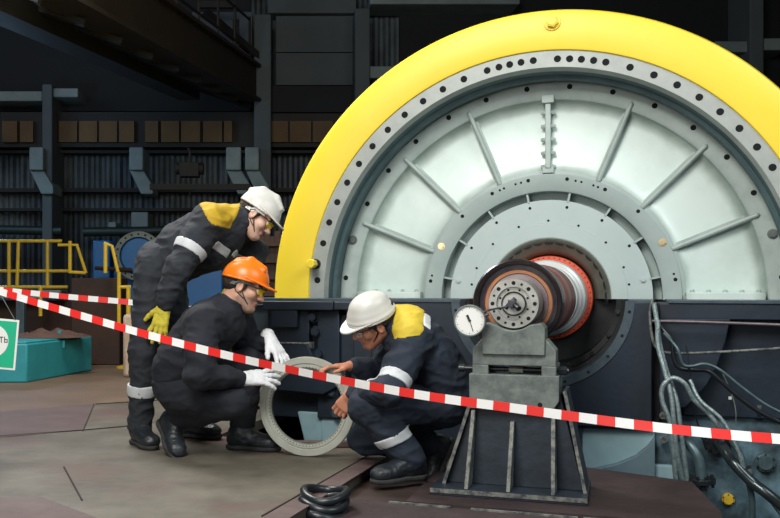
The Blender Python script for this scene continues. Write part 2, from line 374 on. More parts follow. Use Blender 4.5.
# dished panels between the spokes
b = MB(); b.lathe([(1.216, 0.300), (1.205, 0.318), (1.185, 0.330), (1.15, 0.338), (1.0, 0.340), (0.90, 0.338), (0.84, 0.332), (0.80, 0.318), (0.785, 0.302)], AN, A0, A1)
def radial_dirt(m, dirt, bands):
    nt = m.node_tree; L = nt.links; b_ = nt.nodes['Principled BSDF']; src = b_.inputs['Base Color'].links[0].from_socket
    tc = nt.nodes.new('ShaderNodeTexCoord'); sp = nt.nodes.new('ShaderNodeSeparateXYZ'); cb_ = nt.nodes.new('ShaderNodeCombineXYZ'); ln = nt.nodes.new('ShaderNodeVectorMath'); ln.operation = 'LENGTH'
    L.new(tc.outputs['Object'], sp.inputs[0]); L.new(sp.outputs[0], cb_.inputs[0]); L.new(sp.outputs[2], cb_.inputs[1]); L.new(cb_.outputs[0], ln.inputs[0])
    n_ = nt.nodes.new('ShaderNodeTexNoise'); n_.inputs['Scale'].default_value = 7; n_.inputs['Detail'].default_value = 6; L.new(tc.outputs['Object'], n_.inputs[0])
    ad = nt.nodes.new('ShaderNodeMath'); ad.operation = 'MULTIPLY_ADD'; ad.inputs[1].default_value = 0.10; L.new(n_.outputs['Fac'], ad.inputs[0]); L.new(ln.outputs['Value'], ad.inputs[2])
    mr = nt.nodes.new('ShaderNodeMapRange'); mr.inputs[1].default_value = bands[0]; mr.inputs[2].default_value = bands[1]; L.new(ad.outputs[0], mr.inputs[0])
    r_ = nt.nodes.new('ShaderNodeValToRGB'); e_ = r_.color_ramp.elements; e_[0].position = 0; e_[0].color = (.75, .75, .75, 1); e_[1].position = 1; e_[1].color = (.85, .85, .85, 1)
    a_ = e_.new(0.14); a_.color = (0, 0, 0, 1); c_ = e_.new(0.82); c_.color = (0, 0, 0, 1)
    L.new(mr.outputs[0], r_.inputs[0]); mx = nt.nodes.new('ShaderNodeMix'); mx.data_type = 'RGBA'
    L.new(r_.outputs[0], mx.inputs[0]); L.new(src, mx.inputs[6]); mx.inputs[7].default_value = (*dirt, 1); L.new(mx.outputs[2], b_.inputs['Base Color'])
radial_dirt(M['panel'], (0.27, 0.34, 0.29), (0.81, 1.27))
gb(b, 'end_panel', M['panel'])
for k in range(-3, 4):
    if k == 0: continue
    b = MB(); a = 22.5 * k
    P = [pol(0.772, a, 0.30), pol(0.80, a, 0.295), pol(1.21, a, 0.274), pol(1.262, a, 0.262), pol(1.272, a, 0.266)]
    b.tube(P, [0.016, 0.016, 0.015, 0.0145, 0.008], 12)
    sd = (math.cos(R(a)), 0, -math.sin(R(a)))
    b.bar(pol(0.78, a, 0.325), pol(1.21, a, 0.325), 0.052, 0.012, up=(0, 1, 0))
    gb(b, 'spoke', M['rim'])
# bolted joint strip at the top
b = MB(); b.box((0.0, 0.298, 1.0), (0.034, 0.06, 0.40)); b.box((0.0, 0.27, 1.225), (0.075, 0.03, 0.05)); b.box((0, 0.30, 0.79), (0.07, 0.05, 0.04))
j = gb(b, 'joint_strip', M['rim'], bevel=0.004)
for k in range(5):
    for s in (-1, 1):
        b = MB(); b.hexbolt((s * 0.017, 0.30, 1.145 - 0.083 * k), (s, 0, 0), 0.012, 0.024); b.build('bolt', M['rim'], j)
# ledges along the horizontal joint
for s in (-1, 1):
    b = MB(); b.box((s * 0.995, 0.27, 0.012), (0.42, 0.10, 0.050))
    l = gb(b, 'joint_ledge', M['panel'], bevel=0.004)
    for k in range(5):
        b = MB(); b.hexbolt((s * (0.82 + 0.088 * k), 0.255, 0.037), (0, 0, 1), 0.012, 0.013); b.build('bolt', M['rim'], l)
# middle flange
b = MB(); b.lathe([(0.792, 0.325), (0.790, 0.302), (0.768, 0.298), (0.766, 0.28), (0.668, 0.28), (0.660, 0.285), (0.658, 0.40)], AN, A0, A1)
for k, a in enumerate([-81.8 + 18.12 * i for i in range(10)]):
    if k in (1, 8): continue
    b.hole(pol(0.738, a, 0.28), (0, -1, 0), 0.0115)
for a in (-23.5, -21.3, -15.5, -12.8, 12.8, 15.5, 21.3, 23.5, -79, 78.6):
    b.hole(pol(0.735, a, 0.28), (0, -1, 0), 0.007)
gb(b, 'middle_flange', [M['grey'], M['black']])
M['brass'] = mat('brass', (0.75, 0.60, 0.35), rough=0.3, metal=0.7)
for a in (-63.7, 63.2):
    b = MB(); b.hexbolt(pol(0.738, a, 0.28), (0, -1, 0), 0.017, 0.014); gb(b, 'bolt', M['brass'])
b = MB(); b.lathe([(0.664, 0.40), (0.60, 0.40)], AN, A0, A1); b.lathe([(0.608, 0.40), (0.6075, 0.305)], AN, A0, A1)
gb(b, 'groove_back', M['grey'])
for k in range(8):
    a = -78.75 + 22.5 * k; b = MB(); b.bar(pol(0.600, a, 0.345), pol(0.664, a, 0.345), 0.012, 0.10, up=(0, 1, 0)); gb(b, 'rib', M['grey'])
# inner disc
b = MB(); b.lathe([(0.608, 0.31), (0.606, 0.30), (0.466, 0.30), (0.464, 0.296), (0.375, 0.296), (0.368, 0.302), (0.366, 0.36)], AN, A0, A1)
for k in range(8): b.hole(pol(0.568, -78.75 + 22.5 * k, 0.30), (0, -1, 0), 0.009)
for a in (-67, -45, -22, 0, 22, 45, 67, -80, 80): b.hole(pol(0.478, a, 0.30), (0, -1, 0), 0.0075)
gb(b, 'inner_disc', [M['disc'], M['black']])
for a in (-79, 78.7):
    b = MB(); b.hexbolt(pol(0.563, a, 0.30), (0, -1, 0), 0.014, 0.012); gb(b, 'bolt', M['disc'])
# bore with its scalloped seal
b = MB(); b.lathe([(0.374, 0.300, 1), (0.367, 0.302), (0.352, 0.318), (0.348, 0.33), (0.30, 0.37), (0.275, 0.42), (0.27, 0.56), (0.20, 0.62), (0.14, 0.62)], 96, -91, 91)
gb(b, 'seal_housing', [M['seal'], M['shaft_rust']])
b = MB()
for k in range(17):
    a = -88 + 11 * k; b.add([pol(0.352, a - 7, 0.334), pol(0.352, a + 7, 0.334), pol(0.334, a + 3.2, 0.334), pol(0.330, a, 0.334), pol(0.334, a - 3.2, 0.334),
        pol(0.352, a - 7, 0.35), pol(0.352, a + 7, 0.35), pol(0.334, a + 3.2, 0.35), pol(0.330, a, 0.35), pol(0.334, a - 3.2, 0.35)],
        [(0, 1, 2, 3, 4), (9, 8, 7, 6, 5), (0, 5, 6, 1), (1, 6, 7, 2), (2, 7, 8, 3), (3, 8, 9, 4), (4, 9, 5, 0)])
gb(b, 'seal_teeth', M['dark'])
# two big hexagon bolts, yellow
b = MB(); b.hexbolt(pol(1.43, -81.4, -0.0), (0, -1, 0), 0.024, 0.05, washer=True); gb(b, 'bolt', M['shaft_dark'])
b = MB(); c = Vector(pol(1.43, -81.4, -0.05)); b.cyl(c, c + Vector((-0.0, -0.07, 0)), 0.030, n=6); gb(b, 'bolt_cap', M['yellow'], bevel=0.004)
b = MB(); b.hexbolt(pol(1.62, 1.6, -0.016), (0, -1, 0), 0.037, 0.035, washer=True); gb(b, 'bolt', M['yellow'], bevel=0.003)

# ---------------- lower casing of the generator (machine frame, z relative to centre)
YF, ZT, ZB = -0.30, -0.014, -0.70
def arc(r, a0, a1, n=32): return [(r * math.sin(R(a0 + (a1 - a0) * i / n)), r * math.cos(R(a0 + (a1 - a0) * i / n))) for i in range(n + 1)]
RB = 0.452
b = MB()
poly = [(-0.92, ZT), (-RB, ZT)] + arc(RB, 270, 91.5)[1:-1] + [(RB, ZT), (0.585, ZT), (0.585, ZB), (-0.92, ZB)]
b.prism([(-0.92, ZT - 0.0)] + [p for p in poly[1:]], YF, 0.27)
gb(b, 'casing_front', M['navy'], bevel=0.006)
b = MB(); b.box((-1.005, -0.06, -0.42), (0.175, 0.42, 0.56)); b.box((-1.15, -0.10, -0.045), (1.20 - 0.75, 0.44, 0.05)); b.box((-1.15, 0.04, -0.40), (0.5, 0.3, 0.62))
gb(b, 'casing_recess', M['navy'], bevel=0.006)
b = MB(); b.box((-1.50, -0.08, -0.26), (0.27, 0.42, 0.49)); b.box((-1.42, -0.12, -0.045), (0.45, 0.46, 0.055)); b.box((-1.51, -0.16, -0.10), (0.17, 0.36, 0.16)); b.prism([(-1.38, -0.07), (-1.30, -0.07), (-1.22, -0.62), (-1.38, -0.62)], -0.20, 0.0)
gb(b, 'casing_shoulder', M['navy'], bevel=0.006)
b = MB(); b.prism([(-1.60, -0.05), (-1.60, -0.46), (-1.66, -0.44), (-1.83, -0.29), (-1.86, -0.20), (-1.86, -0.05)], -0.22, 0.3)
gb(b, 'side_bracket', M['navy_edge'], bevel=0.006)
b = MB(); b.prism([(-1.60, -0.44), (-1.12, -0.40), (-1.12, -0.50), (-1.26, -0.58), (-1.62, -0.56)], -0.34, 0.0); b.prism([(-1.14, -0.60), (-0.72, -0.40), (-0.72, -0.66), (-1.14, -0.70)], -0.36, -0.1)
gb(b, 'foot_lug', M['navy'], bevel=0.008)
b = MB(); b.box((-1.445, -0.37, -0.272), (0.19, 0.012, 0.012)); b.box((-1.345, -0.33, -0.285), (0.04, 0.04, 0.04))
b2 = MB(); b2.prism([(-1.54, -0.275), (-1.35, -0.275), (-1.31, -0.36), (-1.54, -0.37)], -0.37, -0.2); gb(b2, 'casing_lug', M['navy'], bevel=0.005)
gb(b, 'worn_lug_edge', M['worn_edge'], bevel=0.003)
for (px, py) in ((312, 317), (315, 332), (318, 354), (331, 392), (336, 414)):
    x, y, z = gloc(px, py, -0.3); b = MB(); b.hexbolt((x, -0.265, z), (0, -1, 0), 0.027, 0.04); gb(b, 'bolt', M['navy_edge'] if py > 380 else M['navy'])
b = MB(); b.box((-1.25, -0.20, -0.38), (0.14, 0.14, 0.70)); b.box((-1.30, -0.04, -0.42), (0.78, 0.36, 0.64)); b.box((-1.62, 0.0, -0.42), (0.2, 0.3, 0.64)); b.box((-0.80, -0.05, -0.36), (0.36, 0.46, 0.66))
gb(b, 'casing_rib', M['navy'], bevel=0.006)
M['linerdark'] = mat('shadow_black_liner', (0.012, 0.014, 0.016), (0.03, 0.034, 0.034), rough=0.4, metal=0.3, scale=8)  # near-black colour holds the shadow of the lower bore cavity
b = MB(); b.box((-0.40, -0.15, -1.0), (1.25, 0.26, 0.64)); gb(b, 'casing_skirt', M['navy'], bevel=0.006)
# half round flange round the bore
b = MB(); b.lathe([(RB - 0.002, -0.02), (RB - 0.002, -0.308), (0.497, -0.308), (0.500, -0.298)], 64, 90.8, 269.2)
for k in range(11): b.hole(pol(0.475, 98 + 16.4 * k, -0.308), (0, -1, 0), 0.0085)
gb(b, 'bore_flange', [M['navy_edge'], M['black']])
b = MB(); b.lathe([(RB, -0.3), (RB, -0.1), (0.43, -0.09), (0.43, 0.12), (0.40, 0.13), (0.40, 0.45), (0.1, 0.46)], 64, 90.8, 269.2)
gb(b, 'bore_liner', M['linerdark'])
for k in range(9):
    b = MB(); b.hexbolt(pol(0.415, 101 + 20 * k, 0.12), (0, -1, 0), 0.014, 0.02, washer=False); gb(b, 'bolt', M['shaft_dark'])
# top edge plate
b = MB(); b.box((-1.12, -0.07, ZT + 0.003), (1.35, 0.48, 0.016)); b.box((0.527, -0.02, ZT + 0.003), (0.118, 0.56, 0.014)); b.box((1.72, 0.0, ZT + 0.003), (2.1, 0.52, 0.014))
gb(b, 'top_edge', M['navy_edge'])
# right hand side frame
b = MB()
x0, xr = 0.625, 2.9
b.box(((x0 + xr) / 2, -0.0, -0.0625), (xr - x0, 0.5, 0.085))
b.prism([(x0, -0.10), (0.975, -0.10), (0.955, -0.22), (0.91, -0.36), (0.86, -0.46), (0.76, -0.58), (x0, -0.62)], -0.23, 0.2)
b.box((1.9, 0.10, -0.36), (2.3, 0.42, 0.56))
b.box((0.80, -0.245, -0.108), (0.35, 0.02, 0.012))
gb(b, 'side_frame', M['navy'], bevel=0.005)
b = MB(); b.box((0.605, 0.02, -0.36), (0.042, 0.4, 0.68)); gb(b, 'joint_gap', M['dark'])
b = MB(); b.cyl((0.72, -0.06, -0.60), (2.6, -0.06, -0.60), 0.045, n=20); b.cyl((1.12, -0.06, -0.6), (1.14, -0.06, -0.6), 0.06, n=20)
gb(b, 'cross_tube', M['navy'])
M['bedshade'] = mat('shaded_bedplate_blue', (0.13, 0.21, 0.25), (0.18, 0.27, 0.31), rough=0.5, scale=4, c3=(0.07, 0.11, 0.13), s3=3)
# pale blue bedplate below
b = MB(); b.box((-0.35, -0.10, -1.06), (1.9, 0.3, 0.70)); b.box((0.2, -0.08, -1.4), (1.0, 0.3, 1.0))
b.prism([(-1.46, -0.70), (-1.28, -1.42), (-0.5, -1.42), (-0.5, -0.70)], -0.24, 0.0)
gb(b, 'bedplate', M['ltblue'], bevel=0.01)
b = MB(); b.prism([(0.60, -0.74), (0.565, -0.79), (0.50, -0.85), (0.40, -0.90), (0.28, -0.935), (0.28, -1.6), (0.60, -1.6)], -0.30, -0.2)  # curved darker-blue plate that paints in the shading on the bedplate
gb(b, 'bedplate_shading', M['bedshade'], bevel=0.006)
b = MB(); b.box((1.55, 0.08, -1.25), (2.0, 0.3, 1.3)); b.box((0.62, -0.05, -1.2), (0.16, 0.3, 1.0))
gb(b, 'lower_frame', M['frameblue'], bevel=0.01)

# ================================================================ rotor shaft
ro = empty('rotor_shaft', G(0, -0.6, 0), -TH)
tag(ro, 'heat-tinted generator shaft end with stepped coupling discs, resting on grey stand', 'shaft')
def rb_(mb, name, mats, **k): return mb.build(name, mats, ro, loc=(0, 0.6, 0), **k)
b = MB(); b.lathe([(0.0, -1.665), (0.018, -1.665), (0.020, -1.648), (0.045, -1.648), (0.047, -1.655, 1), (0.052, -1.655), (0.053, -1.640), (0.070, -1.640), (0.072, -1.656), (0.104, -1.656), (0.107, -1.650), (0.107, -1.42)], 64)
for k in range(16): b.hole(pol(0.088, 22.5 * k, -1.656), (0, -1, 0), 0.0085 if k % 2 == 0 else 0.0055)
for k in range(8): b.hole(pol(0.0615, 22.5 + 45 * k, -1.640), (0, -1, 0), 0.005)
rb_(b, 'coupling_plate', [M['shaft_plate'], M['black']])
b = MB(); b.lathe([(0.105, -1.452, 3), (0.128, -1.452, 0), (0.132, -1.458, 1), (0.146, -1.458, 0), (0.150, -1.466, 2), (0.168, -1.470, 2), (0.176, -1.50, 2), (0.186, -1.52, 2), (0.193, -1.512, 2), (0.194, -1.47, 2), (0.187, -1.455, 2), (0.187, -1.42, 2), (0.192, -1.41, 2), (0.192, -1.36, 2), (0.165, -1.345, 2)], 72)
rb_(b, 'coupling_disc', [M['shaft_rust'], M['shaft_orange'], M['shaft_dark'], M['shaft_mauve']])
prof = [(0.165, -1.36, 0), (0.165, -1.20, 1), (0.180, -1.19, 1), (0.180, -1.02, 0), (0.170, -1.0, 0), (0.170, -0.88, 1), (0.186, -0.86, 1), (0.186, -0.62, 0), (0.178, -0.60, 0), (0.178, -0.45, 1), (0.192, -0.43, 0), (0.192, -0.30, 0), (0.172, -0.28, 0), (0.172, 0.02, 0)]
b = MB(); b.lathe(prof, 72); rb_(b, 'shaft_barrel', [M['shaft_dark'], M['shaft_rust'], M['shaft_mauve']])
b = MB(); b.lathe([(0.170, -0.12), (0.190, -0.115), (0.194, -0.10), (0.194, 0.02), (0.208, 0.03), (0.208, 0.11), (0.224, 0.12), (0.231, 0.14), (0.231, 0.42)], 72); rb_(b, 'polished_ring', M['polished'])
b = MB(); b.lathe([(0.222, 0.35), (0.258, 0.352), (0.262, 0.36), (0.262, 0.50), (0.15, 0.50)], 72)
for k in range(48): b.hole(pol(0.249, 7.5 * k, 0.3515), (0, -1, 0), 0.004)
rb_(b, 'red_ring', [M['red'], M['black']])
b = MB()
b.tube([(0.0, -1.66, 0), (0.0, -1.70, 0.0)], 0.014, 10); b.box((0.0, -1.70, 0.0), (0.034, 0.03, 0.034)); b.cyl((0.0, -1.69, 0.005), (0.03, -1.73, -0.02), 0.012, n=12); b.cyl((-0.03, -1.70, -0.02), (0.012, -1.70, 0.024), 0.010, n=12)
rb_(b, 'clamp_block', M['shaft_dark'], bevel=0.002)

# ================================================================ support stand under the shaft
st = empty('support_stand', G(0, -1.5, 0), -TH); st.location.z = -0.046
tag(st, 'heavy dark blue steel support stand with grey block carrying the shaft end', 'stand')
def sb(mb, name, mats, **k):                                   # built in the machine frame (x, y, z from the axis)
    return mb.build(name, mats, st, loc=(0, 1.5, GC.z + 0.046), **k)
def gz_(py, dz, px=512): return gloc(px, py, dz)[2]
def gx_(px, dz, py=400): return gloc(px, py, dz)[0]
ZB_ = -GC.z - 0.045
b = MB(); b.box((-0.012, -1.60, ZB_ + 0.015), (0.635, 0.40, 0.03)); bp = sb(b, 'base_plate', [M['standnavy']], bevel=0.003)
b = MB(); b.box((-0.012, -1.803, ZB_ + 0.021), (0.635, 0.004, 0.018)); sb(b, 'worn_plate_edge', M['worn_edge'])
zt = gz_(404, -1.7)
b = MB(); b.prism([(-0.285, ZB_ + 0.03), (0.285, ZB_ + 0.03), (0.195, zt + 0.03), (-0.165, zt + 0.03)], -1.66, -1.62); sb(b, 'front_web', M['standnavy'], bevel=0.003)
b = MB(); b.prism([(-0.285, ZB_ + 0.03), (0.285, ZB_ + 0.03), (0.195, zt + 0.03), (-0.165, zt + 0.03)], -1.50, -1.46); sb(b, 'rear_web', M['standnavy'], bevel=0.003)
for s, xb, xt in ((-1, -0.295, -0.165), (1, 0.287, 0.205)):
    b = MB(); z0, z1 = ZB_ + 0.03, zt + 0.06
    vs = [(xb, -1.70, z0), (xb + 0.012, -1.70, z0), (xb + 0.012, -1.43, z0), (xb, -1.43, z0), (xt, -1.68, z1), (xt + 0.012, -1.68, z1), (xt + 0.012, -1.46, z1), (xt, -1.46, z1)]
    b.add(vs, [(0, 1, 2, 3), (4, 5, 6, 7), (0, 1, 5, 4), (1, 2, 6, 5), (2, 3, 7, 6), (3, 0, 4, 7)])
    sb(b, 'side_plate', M['standnavy'])
    b = MB(); b.bar((xb + 0.006, -1.702, z0), (xt + 0.006, -1.682, z1), 0.014, 0.006, up=(0, 1, 0)); sb(b, 'worn_plate_edge', M['worn_edge'])
for (xb, xt, tp) in ((gx_(466, -1.78, 490), gx_(473, -1.70, 412), 412), (gx_(508, -1.78, 495), gx_(512, -1.70, 424), 422), (gx_(553, -1.78, 500), gx_(553, -1.70, 420), 412)):
    z0, z1 = ZB_ + 0.03, gz_(tp, -1.7); b = MB(); h = 0.0085
    vs = [(xb - h, -1.785, z0), (xb + h, -1.785, z0), (xb + h, -1.655, z0), (xb - h, -1.655, z0), (xt - h, -1.695, z1), (xt + h, -1.695, z1), (xt + h, -1.655, z1), (xt - h, -1.655, z1)]
    b.add(vs, [(0, 1, 2, 3), (4, 5, 6, 7), (0, 1, 5, 4), (1, 2, 6, 5), (2, 3, 7, 6), (3, 0, 4, 7)])
    sb(b, 'rib', M['worn_edge'], bevel=0.002)
D7 = -1.70
xa, xc = gx_(469, D7), gx_(559, D7)
b = MB(); b.prism([(xa, gz_(375, D7)), (xc, gz_(375, D7)), (xc, gz_(400, D7)), (gx_(552, D7), gz_(410, D7)), (xa, gz_(410, D7))], D7, -1.48)
for px, py in ((484, 403), (503, 406), (522, 408), (540, 405)): x, y, z = gloc(px, py, D7); b.hole((x, D7, z), (0, -1, 0), 0.011)
sb(b, 'lower_block', [M['castgrey'], M['black']], bevel=0.004)
b = MB()
xa, xc = gx_(472, D7), gx_(556, D7)
zs, z5 = gz_(348, D7), gz_(366, D7)
b.prism([(xa, z5), (xc, z5), (xc, gz_(350, D7)), (gx_(546, D7), gz_(339, D7)), (gx_(482, D7), gz_(339, D7)), (xa, gz_(350, D7))], -1.69, -1.56)
b.box(((xa + gx_(488, D7)) / 2, -1.57, (z5 + gz_(376, D7)) / 2), (gx_(488, D7) - xa, 0.24, z5 - gz_(376, D7) + 0.004))
b.box(((xc + gx_(541, D7)) / 2, -1.57, (z5 + gz_(376, D7)) / 2), (xc - gx_(541, D7), 0.24, z5 - gz_(376, D7) + 0.004))
sb(b, 'sliding_wedge', M['castgrey'], bevel=0.004)
b = MB(); z = gz_(371, D7); b.cyl((gx_(459, D7), -1.62, z), (gx_(568, D7), -1.62, z), 0.0115, n=14); b.cyl((gx_(557, D7), -1.62, z), (gx_(566, D7), -1.62, z), 0.02, n=6)
b.cyl((gx_(456, D7), -1.62, z), (gx_(462, D7), -1.62, z), 0.017, n=12)
sb(b, 'adjusting_screw', M['blackcable'])
b = MB(); b.cyl((gx_(507, D7), -1.62, z), (gx_(521, D7), -1.62, z), 0.017, n=6); b.box((gx_(514, D7), -1.60, z + .02), (0.06, 0.04, 0.014)); sb(b, 'screw_nut', M['shaft_plate'])
b = MB()
xa, xc = gx_(482, D7), gx_(545, D7); z0, z1 = gz_(355, D7), gz_(323, D7)
cr_ = [(0.112 * math.sin(R(a)), 0.112 * -math.cos(R(a))) for a in range(-38, 39, 4)]
b.prism([(xa, z0), (xc, z0), (xc, gz_(328, D7)), (gx_(541, D7), z1 - 0.0)] + [(x, z) for x, z in reversed(cr_)] + [(gx_(484, D7), z1 - 0.002), (xa, gz_(328, D7))], -1.705, -1.55)
sb(b, 'cradle_block', M['castgrey'], bevel=0.004)

# ================================================================ dial gauge
gx, gy, gzv = gloc(470, 320.5, -1.76)
dg = empty('dial_gauge', G(gx, gy, gzv), -TH)
tag(dg, 'round white dial gauge fixed by a rod in front of the shaft coupling', 'dial gauge')
RG = 0.067
b = MB(); b.lathe([(0.0, 0.012), (RG * 0.98, 0.012), (RG, 0.008), (RG, -0.008), (RG * 0.985, -0.014), (RG * 0.92, -0.0145), (RG * 0.90, -0.009)], 48); b.build('case', M['castgrey'], dg)
b = MB(); b.lathe([(0.0, -0.0085), (RG * 0.905, -0.0085)], 48); b.build('dial_face', M['white'], dg)
M['ink'] = mat('dial_ink', (0.02, 0.02, 0.025), rough=0.6)
b = MB()
for k in range(50):
    a = 7.2 * k; l = 0.008 if k % 5 == 0 else 0.004; b.bar(pol(RG * .86, a, -0.0092), pol(RG * .86 - l, a, -0.0092), 0.001 if k % 5 else 0.0018, 0.0006, up=(0, 1, 0))
b.build('scale_marks', M['ink'], dg, smooth=0)
b = MB(); b.bar(pol(0.020, -18, -0.0105), pol(RG * 0.72, 162, -0.0105), 0.003, 0.0008, up=(0, 1, 0)); b.cyl((0, -0.009, 0), (0, -0.012, 0), 0.006, n=12); b.bar(pol(0.006, -30, -0.0105), pol(0.026, -25, -0.0105), 0.010, 0.0008, up=(0, 1, 0))
b.build('needle', M['ink'], dg, smooth=0)
e_ = -1 * Vector((gx, gy, gzv))
b = MB(); tip = Vector((0.0, -1.70, 0.0)) + e_; b.tube([(0.05, 0.012, 0.035), Vector((0.08, 0.02, 0.045)), tip + Vector((-0.02, 0, -0.01))], 0.0045, 8); b.tube([(0.062, 0, 0.022), (0.078, 0, 0.028)], 0.007, 10)
b.build('rod', M['shaft_dark'], dg)

# ================================================================ ground ring held by two workers
rc = at(307, 407, 4.66); RO = 0.2435
rg = empty('steel_ring', (rc.x, rc.y, 0), R(-18)); tag(rg, 'pale machined steel ring held upright on the floor by the squatting workers', 'ring')
cz = RO + 0.002
b = MB(); b.lathe([(RO, 0.014), (RO, -0.012), (RO - 0.003, -0.015), (0.213, -0.015), (0.211, -0.009), (0.206, -0.009), (0.204, -0.013), (0.192, -0.013), (0.189, -0.009), (0.189, 0.014)], 96, closed=True)
b.build('ring_body', M['ring'], rg, loc=(0, 0, cz))
b = MB(); b.lathe([(0.190, 0.012), (0.184, 0.012), (0.184, -0.004), (0.190, -0.004)], 96, closed=True)
for k in range(72): b.hole(pol(0.1925, 5 * k, -0.013), (0, -1, 0), 0.0022)
b.build('inner_lip', [M['ring_in'], M['black']], rg, loc=(0, 0, cz))

# ================================================================ barrier tape
def tape(name, pts, label, width=0.036, period=0.13, group=None, phase=0.0):
    P = spline([at(x, y, Y) for x, y, Y in pts], 24)
    L = [0.0]
    for i in range(1, len(P)): L.append(L[-1] + (P[i] - P[i - 1]).length)
    N = int(L[-1] / (period / 10)); b = MB(); j = 0; vs = []; ms = []
    for i in range(N + 1):
        s = i * period / 10
        while j < len(L) - 2 and L[j + 1] < s: j += 1
        t = (s - L[j]) / max(1e-6, L[j + 1] - L[j]); p = P[j].lerp(P[j + 1], t)
        tilt = 0.25 * math.sin(s * 2.1) + 0.1 * math.sin(s * 5.3)
        u = Vector((0.05, math.sin(tilt), math.cos(tilt))); nrm = Vector((0.0, 1, 0))
        for k, o in ((0, -0.0004), (1, 0.0004)):
            vs.append(p + u * width / 2 + nrm * o); vs.append(p - u * width / 2 + nrm * o)
    fs = []
    for i in range(N):
        a, c = 4 * i, 4 * i + 4
        fs += [(a, a + 1, c + 1, c), (a + 2, c + 2, c + 3, a + 3), (a, c, c + 2, a + 2), (a + 1, a + 3, c + 3, c + 1)]
        # slanted stripe edge comes from the cell's position along the tape
        ms += [1 if ((i + phase * 10) % 10) >= 5 else 0] * 4
    b.v = [tuple(v) for v in vs]; b.f = fs; b.m = ms
    o = b.build(name, [M['redtape'], M['whitetape']], smooth=0)
    tag(o, label, 'barrier tape', group); return o
tape('barrier_tape', [(-60, 272, 4.95), (0, 291.5, 4.75), (84, 316.5, 4.55), (167, 340, 4.36), (260, 363, 4.15), (400, 391.5, 3.88), (520, 409, 3.66), (663, 428, 3.45), (780, 439, 3.32), (850, 443, 3.26)], 'red and white barrier tape stretched across in front of all three workers and the stand', phase=0.35)
tape('barrier_tape', [(-60, 282, 5.9), (0, 289.5, 5.85), (60, 296, 5.75), (128, 302, 5.68), (152, 305, 5.66)], 'shorter red and white barrier tape ending behind the standing worker', width=0.034, period=0.126, phase=0.7)

# ---- green safety sign hanging from the tape
sg = empty('safety_sign', at(-8, 343, 4.72), 0); tag(sg, 'green square safety sign with white circle, hanging from the barrier tape', 'sign')
M['signgreen'] = mat('sign_green', (0.0, 0.42, 0.22), rough=0.45); M['signgrey'] = mat('sign_ink', (0.10, 0.14, 0.15), rough=0.6)
tl = R(5)
Ry = Matrix.Rotation(tl, 3, 'Y'); b = MB(); b.box((0, 0, 0), (0.252, 0.004, 0.250), Ry); b.build('sign_board', M['white'], sg, smooth=0)
b = MB(); b.box((0, -0.003, 0), (0.232, 0.002, 0.230), Ry); b.build('green_field', M['signgreen'], sg, smooth=0)
b = MB(); b.cyl((0.0, -0.0055, 0.012), (0.0, -0.004, 0.012), 0.083, n=40); b.build('white_circle', M['white'], sg, smooth=0)
b = MB()
def lb(x0, z0, x1, z1): b.box(((x0 + x1) / 2, -0.0063, (z0 + z1) / 2), (abs(x1 - x0), 0.001, abs(z1 - z0)))
zt_, zb_ = 0.032, 0.002
lb(0.038, zt_, 0.058, zt_ - 0.005); lb(0.0455, zt_, 0.0505, zb_)                       # letter T
lb(0.062, zt_, 0.067, zb_); lb(0.062, zb_, 0.078, zb_ + 0.0045); lb(0.062, 0.016, 0.078, 0.0205); lb(0.075, zb_, 0.0795, 0.0205)   # soft sign
b.build('lettering', M['signgrey'], sg, smooth=0)
o_ = sg.location
b = MB(); b.tube([at(2, 297, 4.73) - o_, at(15, 320, 4.715) - o_], 0.002, 6); b.tube([at(-14, 288, 4.74) - o_, at(-30, 319, 4.715) - o_], 0.002, 6)
b.build('cord', M['castgrey'], sg)

# ---- small lamp on the left wall side
lp = empty('wall_lamp', at(-14, 116, 13.2)); tag(lp, 'bluish floodlight on the left side of the hall, just outside the frame', 'lamp')
b = MB(); b.box((0, 0.1, 0), (0.3, 0.16, 0.3)); b.build('lamp_housing', M['craneweb'], lp, bevel=.01)
M['lampglass'] = mat('lamp_glass', (0.6, 0.8, 1.0), emit=((0.45, 0.7, 1.0), 9.0)); b = MB(); b.box((0, 0.01, 0), (0.26, 0.02, 0.26)); b.build('lamp_glass', M['lampglass'], lp, smooth=0)
pl = bpy.data.lights.new('wall_lamp_light', 'POINT'); pl.energy = 75; pl.color = (0.40, 0.66, 1.0); pl.shadow_soft_size = 0.15
po = bpy.data.objects.new('wall_lamp_light', pl); col.objects.link(po); po.location = at(-14, 116, 13.0)
# ================================================================ hall background things
M['cord'] = M['blackcable']
def rail(name, Y, segs, posts, label, r=0.020):
    a = segs[0][0]; e = empty(name, at(a[0], a[1], Y)); e.location.z = 0; tag(e, label, 'railing')
    b = MB()
    for s in segs: b.tube([at(x, y, Y) - e.location for x, y in s], r * 0.9, 8)
    b.build('rail', M['yellow_rail'], e)
    for s in posts:
        b = MB(); b.tube([at(x, y, Y) - e.location for x, y in s], r, 8); b.build('post', M['yellow_rail'], e)
    return e
rail('railing', 10.4, [[(-40, 241), (62, 241)], [(-40, 271), (69, 271)], [(-40, 287), (68, 287)]], [[(9, 241), (9, 287)], [(18.5, 241), (17, 287)], [(47.5, 241), (47.5, 288)]], 'yellow pipe railing at the far left behind the turquoise box')
rail('railing', 10.1, [[(58, 245), (77, 245), (86, 273)], [(69, 272), (86, 273)]], [[(70, 241), (70, 273)], [(40.5, 286), (40.5, 316)]], 'short yellow railing with slanted end above the rusty sheet')
rail('railing', 9.6, [[(104, 243), (112, 246), (118, 272)], [(118, 287), (131, 287)]], [[(105.5, 243), (105.5, 273)], [(119, 272), (119, 330)]], 'yellow railing in front of the blue machine')
